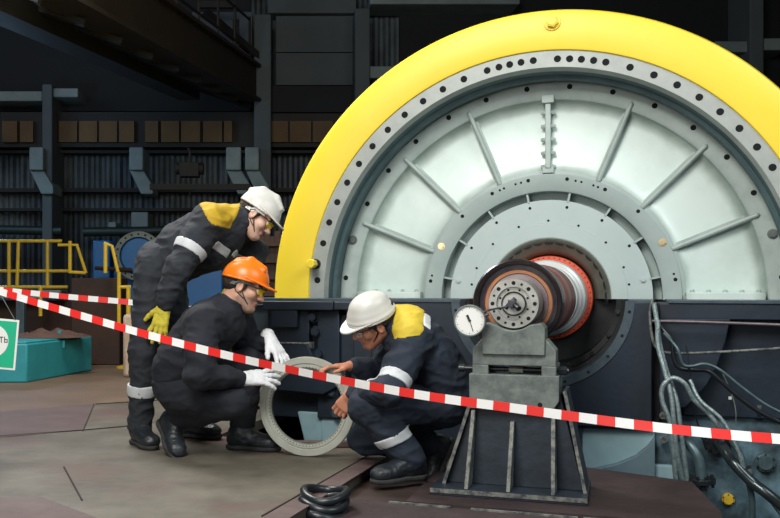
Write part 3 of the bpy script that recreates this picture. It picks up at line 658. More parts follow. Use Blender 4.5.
pp = empty('barrier_post', at(128.5, 300, 9.6)); pp.location.z = 0; tag(pp, 'yellow post just left of the standing worker\'s legs, holding the railing end', 'post')
b = MB(); b.tube([(0, 0, 0.01), (0, 0, 0.83)], 0.024, 12); b.build('pole', M['yellow_rail'], pp)
b = MB(); b.lathe([(0, 0), (0.12, 0), (0.12, 0.02), (0.02, 0.035), (0, 0.035)], 24)
b.v = [(x, z, y) for x, y, z in b.v]; b.build('post_base', M['yellow_rail'], pp)
# turquoise box
c0, c1 = floor_at(27, 383), floor_at(92, 371); dR = (c1 - c0); dL = Vector((-1.25, -0.10, 0))
tb = empty('steel_box', (c0.x, c0.y, 0)); tag(tb, 'low turquoise painted steel box on the floor at far left', 'box')
q = [Vector((0, 0, 0)), dR, dR + dL, dL]; b = MB(); b.slab([(p.x, p.y) for p in q], 0.004, 0.335); b.build('box_body', M['turq'], tb, bevel=0.012)
b = MB(); b.slab([(p.x * 0.985 - 0.01, p.y * .985 + 0.01) for p in q], 0.335, 0.352); b.build('box_rim', M['turq'], tb, bevel=0.004)
p = dR * 0.55 + Vector((-0.05, 0, 0)); b = MB(); b.cyl((p.x, p.y, 0.35), (p.x, p.y, 0.42), 0.022, n=12); b.box((p.x + .05, p.y - .02, 0.30), (0.02, 0.06, 0.07)); b.build('lifting_lug', M['turq'], tb)
# brown rag on the box
def blob(name, c, sx, sy, sz, m, n1=26, n2=10, seed=0, amp=0.35):
    b = MB(); vs = []
    for i in range(n2 + 1):
        r = i / n2
        for k in range(n1):
            a = 2 * math.pi * k / n1; q = Vector((r * math.cos(a), r * math.sin(a), 0)); nz = noise.noise(q * 2.3 + Vector((seed, 0, 0)))
            vs.append((c[0] + q.x * sx * (1 + 0.2 * nz), c[1] + q.y * sy * (1 + 0.2 * nz), c[2] + sz * (max(0, 1 - r ** 3)) * (0.6 + amp * 2 * noise.noise(q * 3.5 + Vector((seed + 9, 1, 0))))))
    fs = [(i * n1 + k, i * n1 + (k + 1) % n1, (i + 1) * n1 + (k + 1) % n1, (i + 1) * n1 + k) for i in range(n2) for k in range(n1)]
    b.add(vs, fs); return b.build(name, m, smooth=80)
M['rag'] = mat('brown_rag', (0.13, 0.07, 0.05), (0.07, 0.035, 0.028), rough=0.9, scale=9, bump=0.4)
pc = at(50, 336, 8.9); tag(blob('rag', (pc.x, pc.y, 0.356), 0.36, 0.26, 0.085, M['rag'], seed=3), 'crumpled brown rag lying on the turquoise box', 'rag')
# rusty sheets and bench behind
b = MB(); x0_, x1_ = at(70, 0, 9.9).x, at(119, 0, 9.9).x; b.box(((x0_ + x1_) / 2, 10.2, 0.46), (x1_ - x0_, 0.5, 0.91)); tag(b.build('rusty_cabinet', M['rust'], bevel=0.01), 'tall rusty brown steel cabinet behind the turquoise box', 'cabinet')
b = MB(); x0_, x1_ = at(-30, 0, 10.6).x, at(71, 0, 10.6).x; b.box(((x0_ + x1_) / 2, 10.9, 0.34), (x1_ - x0_, 0.4, 0.66)); tag(b.build('rusty_tank', M['rust'], bevel=0.01), 'low rusty brown tank behind the turquoise box, left of the cabinet', 'tank')
b = MB(); x0_, x1_ = at(-30, 0, 10.5).x, at(63, 0, 10.5).x; b.box(((x0_ + x1_) / 2, 10.55, 0.74), (x1_ - x0_, 0.35, 0.09)); tag(b.build('platform_beam', M['concrete'], bevel=0.006), 'grey platform beam under the yellow railing', 'beam')
b = MB(); pcx = at(21, 0, 9.75); b.box((pcx.x, 9.75, 0.36), (0.085, 0.085, 0.70)); tag(b.build('steel_pillar', M['navy_edge'], bevel=0.006), 'short grey steel pillar rising behind the turquoise box', 'pillar')
M['cream'] = mat('cream_wrap', (0.50, 0.40, 0.30), (0.38, 0.26, 0.18), rough=0.8, scale=5, bump=0.3)
cb = MB(); pc = at(137, 0, 8.6); cb.box((pc.x + .02, 8.75, 0.29), (0.30, 0.3, 0.57)); tag(cb.build('wrapped_crate', M['cream'], bevel=0.03), 'cream wrapped crate just behind the yellow post', 'crate')
cb = MB(); pc = at(196, 0, 8.7); cb.box((pc.x, 8.85, 0.33), (0.26, 0.3, 0.63)); tag(cb.build('wrapped_crate', M['cream'], bevel=0.03), 'cream wrapped crate seen between the standing and squatting workers', 'crate')
# blue machine with a round flange
pm = empty('blue_pump', at(150, 300, 12.2)); pm.location.z = 0; tag(pm, 'bright blue machine with round grey flange behind the standing worker', 'pump')
o_ = pm.location
def lo(px, py, Y): return at(px, py, Y) - o_
b = MB(); c = lo(139, 256, 12.0); b.cyl(c, c + Vector((0, 0.9, 0)), 0.24, n=40); a_, z_ = lo(98, 300, 12.3), lo(225, 340, 12.3)
b.box((lo(172, 0, 12.6).x, 0.4, 0.75), (1.4, 0.8, 1.15)); b.box((lo(105, 0, 12.6).x, 0.4, 0.72), (0.22, 0.5, 1.40)); b.build('housing', M['pumpblue'], pm, bevel=0.02)
b = MB(); b.lathe([(0.24, 0), (0.24, -0.05), (0.31, -0.05), (0.31, 0.06), (0.24, 0.06)], 48); b.v = [(x + c.x, y + c.y, z + c.z) for x, y, z in b.v]
for k in range(20):
    a = 18 * k; b.hole((c.x + .275 * math.sin(R(a)), c.y - .05, c.z + .275 * math.cos(R(a))), (0, -1, 0), 0.013)
b.build('flange', [M['castgrey'], M['black']], pm)
b = MB(); b.tube([lo(95, 268, 11.9), lo(132, 270, 11.9)], 0.025, 8); b.build('red_pipe', M['rust'], pm)
# dark valve-like lump hanging on the wall and a dark beam of pipes
M['greenpipe'] = mat('dark_green_pipe', (0.010, 0.022, 0.018), rough=0.5)
for nm, s, lab in (('wall_pipe', [(-40, 229), (62, 231)], 'dark green pipe on the back wall above the left railing'), ('wall_pipe', [(84, 232), (150, 231), (240, 226)], 'dark green pipe on the back wall behind the standing worker')):
    b = MB(); b.tube([at(x, y, 15.2) for x, y in s], 0.075, 12); tag(b.build(nm, M['greenpipe']), lab, 'pipe')
hk = empty('hoist', at(190, 170, 13)); tag(hk, 'small dark hoist with red brown housing hanging before the back wall', 'hoist')
b = MB(); b.box((0, 0, 0), (0.26, 0.2, 0.2)); b.cyl((-0.19, 0, 0.02), (0.19, 0, 0.02), 0.085, n=16); b.build('motor', M['cranebrown'], hk, bevel=0.01)
b = MB(); b.tube([(0, 0, 0.1), (0, 0, 0.26), (-.03, 0, .3)], 0.018, 8); b.build('bracket', M['cranebrown'], hk); b = MB(); b.tube([(0, 0, -0.1), (0, 0, -0.35)], 0.01, 6); b.build('hook', M['cranebrown'], hk)
b = MB(); b.bar(at(150, 187, 13), at(250, 187, 13), .08, .08); tag(b.build('hoist_beam', M['cranebrown'], smooth=0), 'thin dark hoist beam in front of the corrugated wall', 'beam')
# lattice thing between helmet and yellow cover
b = MB()
for k in range(4):
    b.box((at(262 + 5 * k, 0, 9).x, 9.2, 0.66 + 0.05 * (k % 2)), (0.05, 0.1, 1.30))
for k in range(4): b.box((at(270, 0, 9).x, 9.15, 0.75 + .16 * k), (0.28, 0.1, 0.03))
tag(b.build('pipe_rack', M['rust'], smooth=0), 'small brown pipe rack between the white helmet and the yellow cover', 'rack')

# ================================================================ cables, hoses and pipes at the right
def cable(name, pts, r, m, label, cat='cable', group=None, n=10, per=10):
    P = spline([G(*gloc(x, y, dz)) for x, y, dz in pts], per); b = MB(); b.tube(P, r, n); o = b.build(name, m, smooth=60); tag(o, label, cat, group); return o
cable('copper_wire', [(653, 299, -.33), (650, 312, -.34), (652, 335, -.36), (657, 348, -.36), (672, 353, -.36), (720, 352, -.36), (800, 347, -.36)], 0.0075, M['worn_edge'], 'thin pale wire curving from the casing top along the side frame', 'wire')
cable('copper_pipe', [(652, 321, -.345), (700, 322, -.345), (810, 326, -.345)], 0.008, M['shaft_mauve'], 'thin straight brown pipe running right under the frame top edge', 'pipe')
cable('braided_hose', [(654, 303, -.36), (657, 322, -.37), (660, 345, -.38), (667, 372, -.40), (676, 398, -.42), (680, 425, -.42), (684, 455, -.40), (688, 488, -.36)], 0.0125, M['cable'], 'grey braided hose hanging straight down from the casing corner, rightmost of three', 'hose')
cable('braided_hose', [(658, 320, -.40), (658, 345, -.41), (664, 368, -.43), (671, 395, -.45), (674, 425, -.45), (677, 455, -.43), (684, 486, -.37)], 0.0125, M['cable'], 'grey braided hose in the middle of the three hanging before the frame', 'hose')
cable('braided_hose', [(676, 482, -.40), (673, 450, -.44), (669, 420, -.46), (662, 400, -.46), (663, 386, -.46), (673, 378, -.46), (685, 384, -.46), (694, 400, -.44), (708, 413, -.42), (718, 426, -.42), (722, 440, -.36)], 0.0125, M['cable'], 'grey braided hose bending over in a hook shaped loop beside the frame', 'hose')
cable('rubber_cable', [(660, 326, -.35), (671, 340, -.38), (674, 358, -.38), (680, 368, -.38), (694, 370, -.37), (708, 371, -.37), (722, 382, -.37), (740, 398, -.37), (765, 415, -.37), (810, 436, -.36)], 0.012, M['blackcable'], 'black rubber cable swinging down to the right over the frame', 'cable')
cable('rubber_cable', [(664, 333, -.37), (677, 348, -.42), (683, 364, -.42), (692, 366, -.42), (705, 364, -.42), (720, 370, -.42), (744, 389, -.42), (770, 407, -.42), (810, 425, -.42)], 0.008, M['pipe'], 'thin grey cable running beside the black rubber cable', 'cable')
cable('rubber_cable', [(690, 380, -.40), (700, 400, -.44), (722, 420, -.46), (737, 448, -.46), (748, 478, -.44), (770, 500, -.40), (800, 540, -.40)], 0.010, M['cable'], 'grey cable curving down across the oily lower frame', 'cable')
cable('thin_wire', [(722, 372, -.36), (732, 395, -.37), (736, 415, -.37), (734, 440, -.36)], 0.003, M['castgrey'], 'very thin loose wire hanging beside a small white tag', 'wire')
cable('rubber_cable', [(686, 345, -.38), (690, 372, -.39), (694, 410, -.38), (706, 450, -.3)], 0.004, M['blackcable'], 'thin black cable hanging between the hoses and the frame', 'cable')
M['oilypipe'] = mat('oily_black_pipe', (0.03, 0.04, 0.045), (0.07, 0.09, 0.095), rough=0.22, metal=0.5, scale=14)
def flanged(name, pts, r, m, label, fr, fpos):
    e = empty(name, G(*gloc(*pts[0]))); tag(e, label, 'pipe')
    P = [G(*gloc(x, y, dz)) - e.location for x, y, dz in pts]; P = spline(P, 10)
    b = MB(); b.tube(P, r, 16); b.build('tube', m, e, smooth=60)
    for i in fpos:
        p = P[i]; d = (P[min(i + 1, len(P) - 1)] - P[max(0, i - 1)]).normalized()
        b = MB(); b.cyl(p - d * 0.014, p + d * 0.014, fr, n=24)
        b.build('flange', M['blackcable'] if fr > .05 else M['castgrey'], e, bevel=0.002)
        u = d.orthogonal().normalized(); v = d.cross(u)
        for k in range(8):
            c = p + (u * math.cos(k * .785) + v * math.sin(k * .785)) * fr * .8; b = MB(); b.hexbolt(c + d * .014, d, 0.009, 0.014, False); b.hexbolt(c - d * .014, -d, 0.009, 0.014, False)
            b.build('bolt', M['shaft_dark'], e)
    return e
flanged('flanged_pipe', [(682, 438, -.30), (692, 447, -.34), (699, 460, -.36), (702, 481, -.36), (702, 500, -.36)], 0.027, M['pipe'], 'bent blue grey pipe standing on a round black flange', 0.068, [30])
flanged('flanged_pipe', [(716, 440, -.10), (722, 446, -.30), (733, 462, -.42), (752, 482, -.46), (775, 500, -.5), (830, 548, -.5)], 0.028, M['oilypipe'], 'thick shiny oily pipe slanting down to the lower right corner', 0.070, [3])
flanged('flanged_pipe', [(728, 438, -.25), (738, 450, -.36), (746, 472, -.40), (752, 500, -.38), (752, 540, -.38)], 0.016, M['pipe'], 'thin dark pipe bending down beside the thick slanting pipe', 0.03, [20])
for (px, py, r_, m_, lab) in ((718, 441, .072, 'pipe', 'dark round boss at the end of the thick slanting pipe'), (765, 462, .05, 'pipe', 'dark round boss near the right edge of the lower frame'), (728, 499, .032, 'yellow_rail', 'small round yellow plug low on the oily lower frame')):
    x, y, z = gloc(px, py, -.08); e = empty('round_boss' if m_ == 'pipe' else 'round_plug', G(x, y, z), -TH); e.parent = gen; e.matrix_parent_inverse = Matrix(); e.location = (x, y, z + GC.z); e.rotation_euler = (0, 0, 0)
    b = MB(); b.lathe([(0, -.03), (r_ * .75, -.03), (r_ * .8, -.02), (r_, -.018), (r_, .02)], 32); b.build('cap', M[m_], e)
    for k in range(6):
        b = MB(); b.hexbolt(pol(r_ * .9, 60 * k, -.018), (0, -1, 0), r_ * .10, .012, False); b.build('bolt', M['shaft_dark'], e)
x, y, z = gloc(730, 398, -.15); b = MB(); b.box(G(x, -.15, z), (0.016, 0.004, 0.016)); tag(b.build('white_tag', M['white'], smooth=0), 'tiny white tag on the dark side frame', 'tag')
for (px, py) in ((664, 417), (664, 441)):
    x, y, z = gloc(px, py, -.3); b = MB(); b.hexbolt(G(x, -.24, z), -AX_, 0.016, 0.05); tag(b.build('frame_bolt', M['worn_edge']), 'small pale bolt on the casing edge beside the hanging hoses, %s of two' % ('upper' if py < 430 else 'lower'), 'bolt')
# rubber hose coil at the edge of the plate
hc = floor_at(322, 514, -0.05); hc.z = -0.058
for k in range(3):
    b = MB(); P = []
    for i in range(33):
        a = 2 * math.pi * i / 32; P.append(hc + Vector((0.085 * math.cos(a) + 0.008 * k, 0.11 * math.sin(a) + 0.02 * k, 0.020 + 0.030 * k + 0.010 * math.sin(2 * a + k))))
    b.tube(P, 0.017, 10); o = b.build('rubber_hose', M['blackcable'], smooth=60)
    tag(o, ('black rubber hose loop at the plate edge, bottom of its stack', 'black rubber hose loop at the plate edge, middle of its stack', 'black rubber hose loop at the plate edge, topmost of its stack')[k], 'hose', 'black hose loops in the pit')
b = MB(); q0, q1 = floor_at(286, 447), floor_at(362, 447); b.bar(q0 + Vector((0, 0, .017)), q1 + Vector((0, 0, .017)), 0.05, 0.03); tag(b.build('wooden_batten', M['purpleplate'], bevel=0.004), 'red brown batten lying on the floor seen through the steel ring', 'batten')

# ================================================================ people: smooth-union distance fields turned into meshes
BIG = 0.12
def V(*a): return np.array(a, dtype=np.float64)
def nrm(v): v = np.asarray(v, float); return v / np.linalg.norm(v)
class Field:
    def __init__(s): s.p = []
    def cone(s, a, b, ra, rb, k=0.02, sub=False):
        a, b = np.array(a, float), np.array(b, float); r = max(ra, rb)
        s.p.append(('c', a, b, ra, rb, k, sub, np.minimum(a, b) - r, np.maximum(a, b) + r)); return s
    def chain(s, pts, rs, k=0.02):
        for i in range(len(pts) - 1): s.cone(pts[i], pts[i + 1], rs[i], rs[i + 1], k)
        return s
    def ell(s, c, r, rot=None, k=0.02, sub=False):
        c, r = np.array(c, float), np.array(r, float); rot = np.eye(3) if rot is None else rot    # rot columns = local axes
        ext = np.sqrt((rot ** 2) @ (r ** 2))
        s.p.append(('e', c, r, rot, None, k, sub, c - ext, c + ext)); return s
    def extend(s, o): s.p += o.p; return s
    def mesh(s, res=0.006, off=0.0, clip=None):
        lo = np.min([q[7] for q in s.p if not q[6]], 0) - 0.02 - off; hi = np.max([q[8] for q in s.p if not q[6]], 0) + 0.02 + off
        n = np.ceil((hi - lo) / res).astype(int) + 2
        D = np.full(n, BIG, np.float32)
        ax = [lo[i] + res * np.arange(n[i]) for i in range(3)]
        for q in s.p:
            k = q[5]; pad = 0.03 + k + off
            i0 = np.maximum(0, np.floor((q[7] - pad - lo) / res).astype(int)); i1 = np.minimum(n, np.ceil((q[8] + pad - lo) / res).astype(int) + 1)
            if (i1 <= i0).any(): continue
            sl = tuple(slice(i0[j], i1[j]) for j in range(3))
            X = ax[0][sl[0]][:, None, None].astype(np.float32); Y = ax[1][sl[1]][None, :, None].astype(np.float32); Z = ax[2][sl[2]][None, None, :].astype(np.float32)
            if q[0] == 'c':
                a, b, ra, rb = q[1:5]; ba = b - a; L = max(1e-12, float(ba @ ba))
                px, py, pz = X - a[0], Y - a[1], Z - a[2]
                t = np.clip((px * ba[0] + py * ba[1] + pz * ba[2]) / L, 0, 1)
                d = np.sqrt((px - t * ba[0]) ** 2 + (py - t * ba[1]) ** 2 + (pz - t * ba[2]) ** 2) - (ra + (rb - ra) * t)
            else:
                c, r, M_ = q[1:4]; px, py, pz = X - c[0], Y - c[1], Z - c[2]
                k0 = 0; k1 = 0
                for j in range(3):
                    u = px * M_[0, j] + py * M_[1, j] + pz * M_[2, j]; k0 = k0 + (u / r[j]) ** 2; k1 = k1 + (u / r[j] ** 2) ** 2
                k0 = np.sqrt(k0); k1 = np.sqrt(k1) + 1e-9; d = k0 * (k0 - 1) / k1
            d = d - off; A = D[sl]
            if q[6]:
                h = np.maximum(k - np.abs(A + d), 0) / max(k, 1e-6); D[sl] = np.maximum(A, -d) + h * h * k / 4
            else:
                h = np.maximum(k - np.abs(A - d), 0) / max(k, 1e-6); D[sl] = np.minimum(A, d) - h * h * k / 4
        if clip:
            X = ax[0][:, None, None]; Y = ax[1][None, :, None]; Z = ax[2][None, None, :]
            for c in clip:
                if c[0] == 'slab': _, p, nn, hw = c; D = np.maximum(D, np.abs((X - p[0]) * nn[0] + (Y - p[1]) * nn[1] + (Z - p[2]) * nn[2]) - hw)
                elif c[0] == 'half': _, p, nn = c; D = np.maximum(D, (X - p[0]) * nn[0] + (Y - p[1]) * nn[1] + (Z - p[2]) * nn[2])
                elif c[0] == 'ball': _, p, rr = c; D = np.maximum(D, np.sqrt((X - p[0]) ** 2 + (Y - p[1]) ** 2 + (Z - p[2]) ** 2) - rr)
        D = D.astype(np.float32)
        return nets(D, lo, res)
def nets(D, lo, res):
    """surface nets: one vertex per cell the surface crosses"""
    D[0], D[-1] = BIG, BIG; D[:, 0], D[:, -1] = BIG, BIG; D[:, :, 0], D[:, :, -1] = BIG, BIG
    S = D < 0; n = np.array(D.shape)
    cnt = np.zeros(n - 1, np.int8)
    for i in (0, 1):
        for j in (0, 1):
            for k in (0, 1): cnt += S[i:n[0] - 1 + i, j:n[1] - 1 + j, k:n[2] - 1 + k]
    act = (cnt > 0) & (cnt < 8); idx = np.argwhere(act)
    if len(idx) == 0: return [], []
    ids = -np.ones(n - 1, np.int64); ids[act] = np.arange(len(idx))
    acc = np.zeros((len(idx), 3)); num = np.zeros(len(idx))
    C = [(i, j, k) for i in (0, 1) for j in (0, 1) for k in (0, 1)]
    for a in C:
        for ax_ in range(3):
            if a[ax_]: continue
            b = list(a); b[ax_] = 1
            da = D[idx[:, 0] + a[0], idx[:, 1] + a[1], idx[:, 2] + a[2]]; db = D[idx[:, 0] + b[0], idx[:, 1] + b[1], idx[:, 2] + b[2]]
            m = (da < 0) != (db < 0); t = np.where(m, da / np.where(m, da - db, 1), 0)
            for q in range(3): acc[:, q] += np.where(m, a[q] + (t if q == ax_ else 0), 0)
            num += m
    v = lo + (idx + acc / num[:, None]) * res
    F = []
    for ax_ in range(3):
        u, w_ = (ax_ + 1) % 3, (ax_ + 2) % 3
        s0 = [slice(0, n[q] - 1) for q in range(3)]; s1 = list(s0); s1[ax_] = slice(1, n[ax_])
        A, B = S[tuple(s0)], S[tuple(s1)]; e = np.argwhere(A != B); e = e[(e[:, u] > 0) & (e[:, w_] > 0)]
        if len(e) == 0: continue
        flip = A[e[:, 0], e[:, 1], e[:, 2]]
        def g(du, dw): q = e.copy(); q[:, u] -= du; q[:, w_] -= dw; return ids[q[:, 0], q[:, 1], q[:, 2]]
        f = np.stack([g(0, 0), g(1, 0), g(1, 1), g(0, 1)], 1); f[~flip] = f[~flip][:, ::-1]; F.append(f)
    return v, np.concatenate(F)
def wrinkle(v, amp, sc_=9.0, seed=0.0):
    """pushes cloth in and out in soft ridged folds"""
    out = np.empty(len(v))
    for i, p in enumerate(v):
        x, y, z = p
        a = noise.noise((x * sc_ + seed, y * sc_, z * sc_ * 1.9)); c = noise.noise((x * sc_ * 2.3 + 5, y * sc_ * 2.3 + seed, z * sc_ * 3.1))
        out[i] = (1 - 2.6 * abs(a)) * amp + 0.4 * amp * (1 - 2.5 * abs(c))
    return out
def link_mesh(name, v, f, mats, parent, amp=0, seed=0, scl=9.0, colorize=None, smooth=True):
    o_ = Vector(parent.location) if parent.parent is None else Vector(parent.parent.location) + Vector(parent.location) * 0
    root = parent
    while root.parent: root = root.parent
    me = bpy.data.meshes.new(name); me.from_pydata((np.array(v) - np.array(root.location)).tolist(), [], np.array(f).tolist())
    for m in (mats if isinstance(mats, (list, tuple)) else [mats]): me.materials.append(m)
    if amp:
        nr = np.empty(len(me.vertices) * 3, np.float32); me.vertices.foreach_get('co', nr)
        no = np.empty(len(me.vertices) * 3, np.float32); me.vertex_normals.foreach_get('vector', no)
        d = wrinkle(np.array(v), amp, scl, seed)
        me.vertices.foreach_set('co', (nr.reshape(-1, 3) + no.reshape(-1, 3) * d[:, None]).ravel().astype(np.float32))
    if colorize is not None:
        c = np.array(v)[np.array(f)].mean(1); me.polygons.foreach_set('material_index', colorize(c).astype(np.int32))
    me.polygons.foreach_set('use_smooth', [True] * len(me.polygons)); me.update()
    o = bpy.data.objects.new(name, me); col.objects.link(o); o.parent = parent
    return o

def fabric(name, c1, c2, rough=0.85):
    m = mat(name, c1, c2, rough=rough, scale=7, bump=0.35, bscale=26, spread=(0.3, 0.75)); return m
M['cloth'] = fabric('charcoal_work_cloth', (0.013, 0.017, 0.024), (0.026, 0.031, 0.038))
M['cloth_navy'] = fabric('navy_work_cloth', (0.009, 0.016, 0.030), (0.018, 0.028, 0.045))
M['cloth_black'] = fabric('black_blue_work_cloth', (0.006, 0.008, 0.014), (0.013, 0.016, 0.024))
M['yoke'] = fabric('mustard_cloth', (0.46, 0.29, 0.010), (0.55, 0.37, 0.02), 0.75)
M['yoke3'] = fabric('yellow_cloth', (0.50, 0.37, 0.02), (0.60, 0.45, 0.035), 0.75)
M['reflect'] = mat('silver_reflective_tape', (0.50, 0.53, 0.55), (0.62, 0.65, 0.67), rough=0.5, scale=20, bump=0.1)
M['skin'] = mat('skin', (0.62, 0.36, 0.25), (0.54, 0.29, 0.20), rough=0.5, scale=14)
M['skin'].node_tree.nodes['Principled BSDF'].inputs['Subsurface Weight'].default_value = 0.12
M['skin'].node_tree.nodes['Principled BSDF'].inputs['Subsurface Radius'].default_value = (0.02, 0.008, 0.004)
M['skin_pale'] = mat('pale_skin', (0.70, 0.46, 0.35), (0.62, 0.38, 0.28), rough=0.5, scale=14)
M['skin_red'] = mat('ruddy_skin', (0.60, 0.27, 0.17), (0.52, 0.21, 0.13), rough=0.5, scale=14)
M['lips'] = mat('lips', (0.45, 0.18, 0.15), rough=0.5)
M['stubble'] = mat('stubble_skin', (0.36, 0.22, 0.16), (0.44, 0.27, 0.20), rough=0.6, scale=40)
M['eye'] = mat('eye_white', (0.75, 0.72, 0.68), rough=0.2); M['iris'] = mat('dark_iris', (0.03, 0.02, 0.015), rough=0.2)
M['hair'] = mat('dark_brown_hair', (0.020, 0.013, 0.010), (0.035, 0.022, 0.016), rough=0.6, scale=60, bump=0.5, bscale=90)
M['helmet_white'] = mat('white_helmet_plastic', (0.66, 0.66, 0.62), (0.56, 0.56, 0.52), rough=0.36, scale=4)
M['helmet_orange'] = mat('orange_helmet_plastic', (0.90, 0.20, 0.008), (0.86, 0.17, 0.006), rough=0.32, scale=4)
M['glove_yellow'] = mat('yellow_knit_glove', (0.60, 0.52, 0.05), (0.46, 0.38, 0.03), rough=0.85, scale=30, bump=0.4, bscale=120)
M['glove_white'] = mat('white_knit_glove', (0.74, 0.76, 0.78), (0.66, 0.68, 0.70), rough=0.85, scale=30, bump=0.3, bscale=120)
M['boot'] = mat('black_boot_leather', (0.012, 0.016, 0.021), (0.022, 0.027, 0.033), rough=0.42, scale=14, bump=0.25, bscale=60)
M['sole'] = mat('boot_sole_rubber', (0.018, 0.020, 0.022), (0.04, 0.04, 0.04), rough=0.8, scale=20)
M['strap'] = mat('black_strap', (0.015, 0.015, 0.018), rough=0.7)
M['yellow_lens'] = mat('yellow_lens', (0.80, 0.62, 0.04), rough=0.1)
M['yellow_lens'].node_tree.nodes['Principled BSDF'].inputs['Alpha'].default_value = 0.45
M['clear_lens'] = mat('clear_lens', (0.6, 0.65, 0.68), rough=0.08)
M['clear_lens'].node_tree.nodes['Principled BSDF'].inputs['Alpha'].default_value = 0.28

def frame_of(fwd, up):
    f_ = nrm(fwd); r_ = nrm(np.cross(f_, up)); u_ = np.cross(r_, f_); return np.stack([r_, f_, u_], 1)   # columns: right, forward, up

def head_field(c, Fm, s=1.0, neck=None):
    H = Field(); L = lambda x, y, z: c + Fm @ (V(x, y, z) * s)
    E = lambda p, r, k=0.02, sub=False, rot=None: H.ell(L(*p), V(*r) * s, Fm if rot is None else Fm @ rot, k, sub)
    E((0, -.018, .035), (.075, .096, .082)); E((0, .036, -.028), (.058, .056, .080), .03)
    H.chain([L(0, .03, -.075), L(0, .068, -.100)], [.040 * s, .021 * s], .025)
    for q in (-1, 1):
        H.cone(L(q * .052, .0, -.055), L(q * .022, .062, -.098), .020 * s, .018 * s, .03)
        E((q * .040, .058, -.028), (.022, .022, .020), .02)
    H.cone(L(-.038, .078, .022), L(.038, .078, .022), .013 * s, .013 * s, .012)                     # brow
    for q in (-1, 1): E((q * .031, .094, -.001), (.017, .012, .011), .010, True)
    H.cone(L(0, .084, .008), L(0, .110, -.034), .0085 * s, .0125 * s, .010)                      # nose
    for q in (-1, 1): E((q * .011, .098, -.037), (.009, .011, .008), .006)
    E((0, .088, -.062), (.024, .012, .007), .006); E((0, .086, -.073), (.021, .012, .008), .006)
    H.cone(L(-.022, .099, -.0665), L(.022, .099, -.0665), .0022 * s, .0022 * s, .003, True)
    E((0, .080, -.096), (.019, .017, .015), .012)
    for q in (-1, 1):
        rot = frame_of(V(q * .25, 1, 0), V(0, -.15, 1))
        E((q * .078, -.004, -.012), (.009, .019, .032), .006, False, rot); E((q * .086, .001, -.008), (.006, .010, .018), .004, True, rot)
    if neck is not None: H.cone(L(0, -.022, -.055), neck, .056 * s, .062 * s, .03)
    return H, L

def finger_dirs(d, n, s): pass
def hand_field(W, d, n, s, curl=(.4, .4, .4, .4), spread=(-.18, -.05, .07, .2), thumb=(0.9, 0.3), inflate=0.0, scale=1.0, tcurl=0.3, oppose=0.3):
    """W wrist, d towards the fingertips, n out of the palm, s towards the thumb"""
    d, n = nrm(d), nrm(np.asarray(n, float) - nrm(d) * np.dot(n, nrm(d))); s = nrm(np.asarray(s, float) - d * np.dot(s, d) - n * np.dot(s, n))
    H = Field(); q = scale; g = inflate
    lens = [(.044, .026, .021), (.048, .030, .022), (.045, .028, .022), (.036, .021, .020)]; offs = [.028, .009, -.010, -.028]
    for i in range(4):
        base = W + d * .012 * q + s * offs[i] * .6 * q; kn = W + d * (.092 - .004 * abs(i - 1.2)) * q + s * offs[i] * q
        H.cone(base, kn, (.0165 + g), (.0125 + g), .012)
        a0 = spread[3 - i] if False else spread[i]
        fd = nrm(d * math.cos(a0) - s * math.sin(a0)); p = kn; ang = 0.25 * curl[i]; rr = [.0092, .0085, .0078, .0068]
        for j in range(3):
            cd = fd * math.cos(ang) + n * math.sin(ang); p2 = p + cd * lens[i][j] * q; H.cone(p, p2, rr[j] + g, rr[j + 1] + g, .004); p = p2; ang += curl[i]
    b0 = W + d * .018 * q + s * .018 * q; td = nrm(d * math.cos(thumb[0]) + s * math.sin(thumb[0]) + n * oppose)
    p1 = b0 + td * .042 * q; H.cone(b0, p1, .0175 + g, .0125 + g, .012)
    td2 = nrm(td + d * tcurl + n * tcurl * .5); p2 = p1 + td2 * .032 * q; H.cone(p1, p2, .0115 + g, .010 + g, .005)
    td3 = nrm(td2 + d * tcurl); H.cone(p2, p2 + td3 * .025 * q, .010 + g, .0078 + g, .005)
    H.cone(W - d * .03 * q, W + d * .02 * q, .025 + g, .023 + g, .015)
    return H

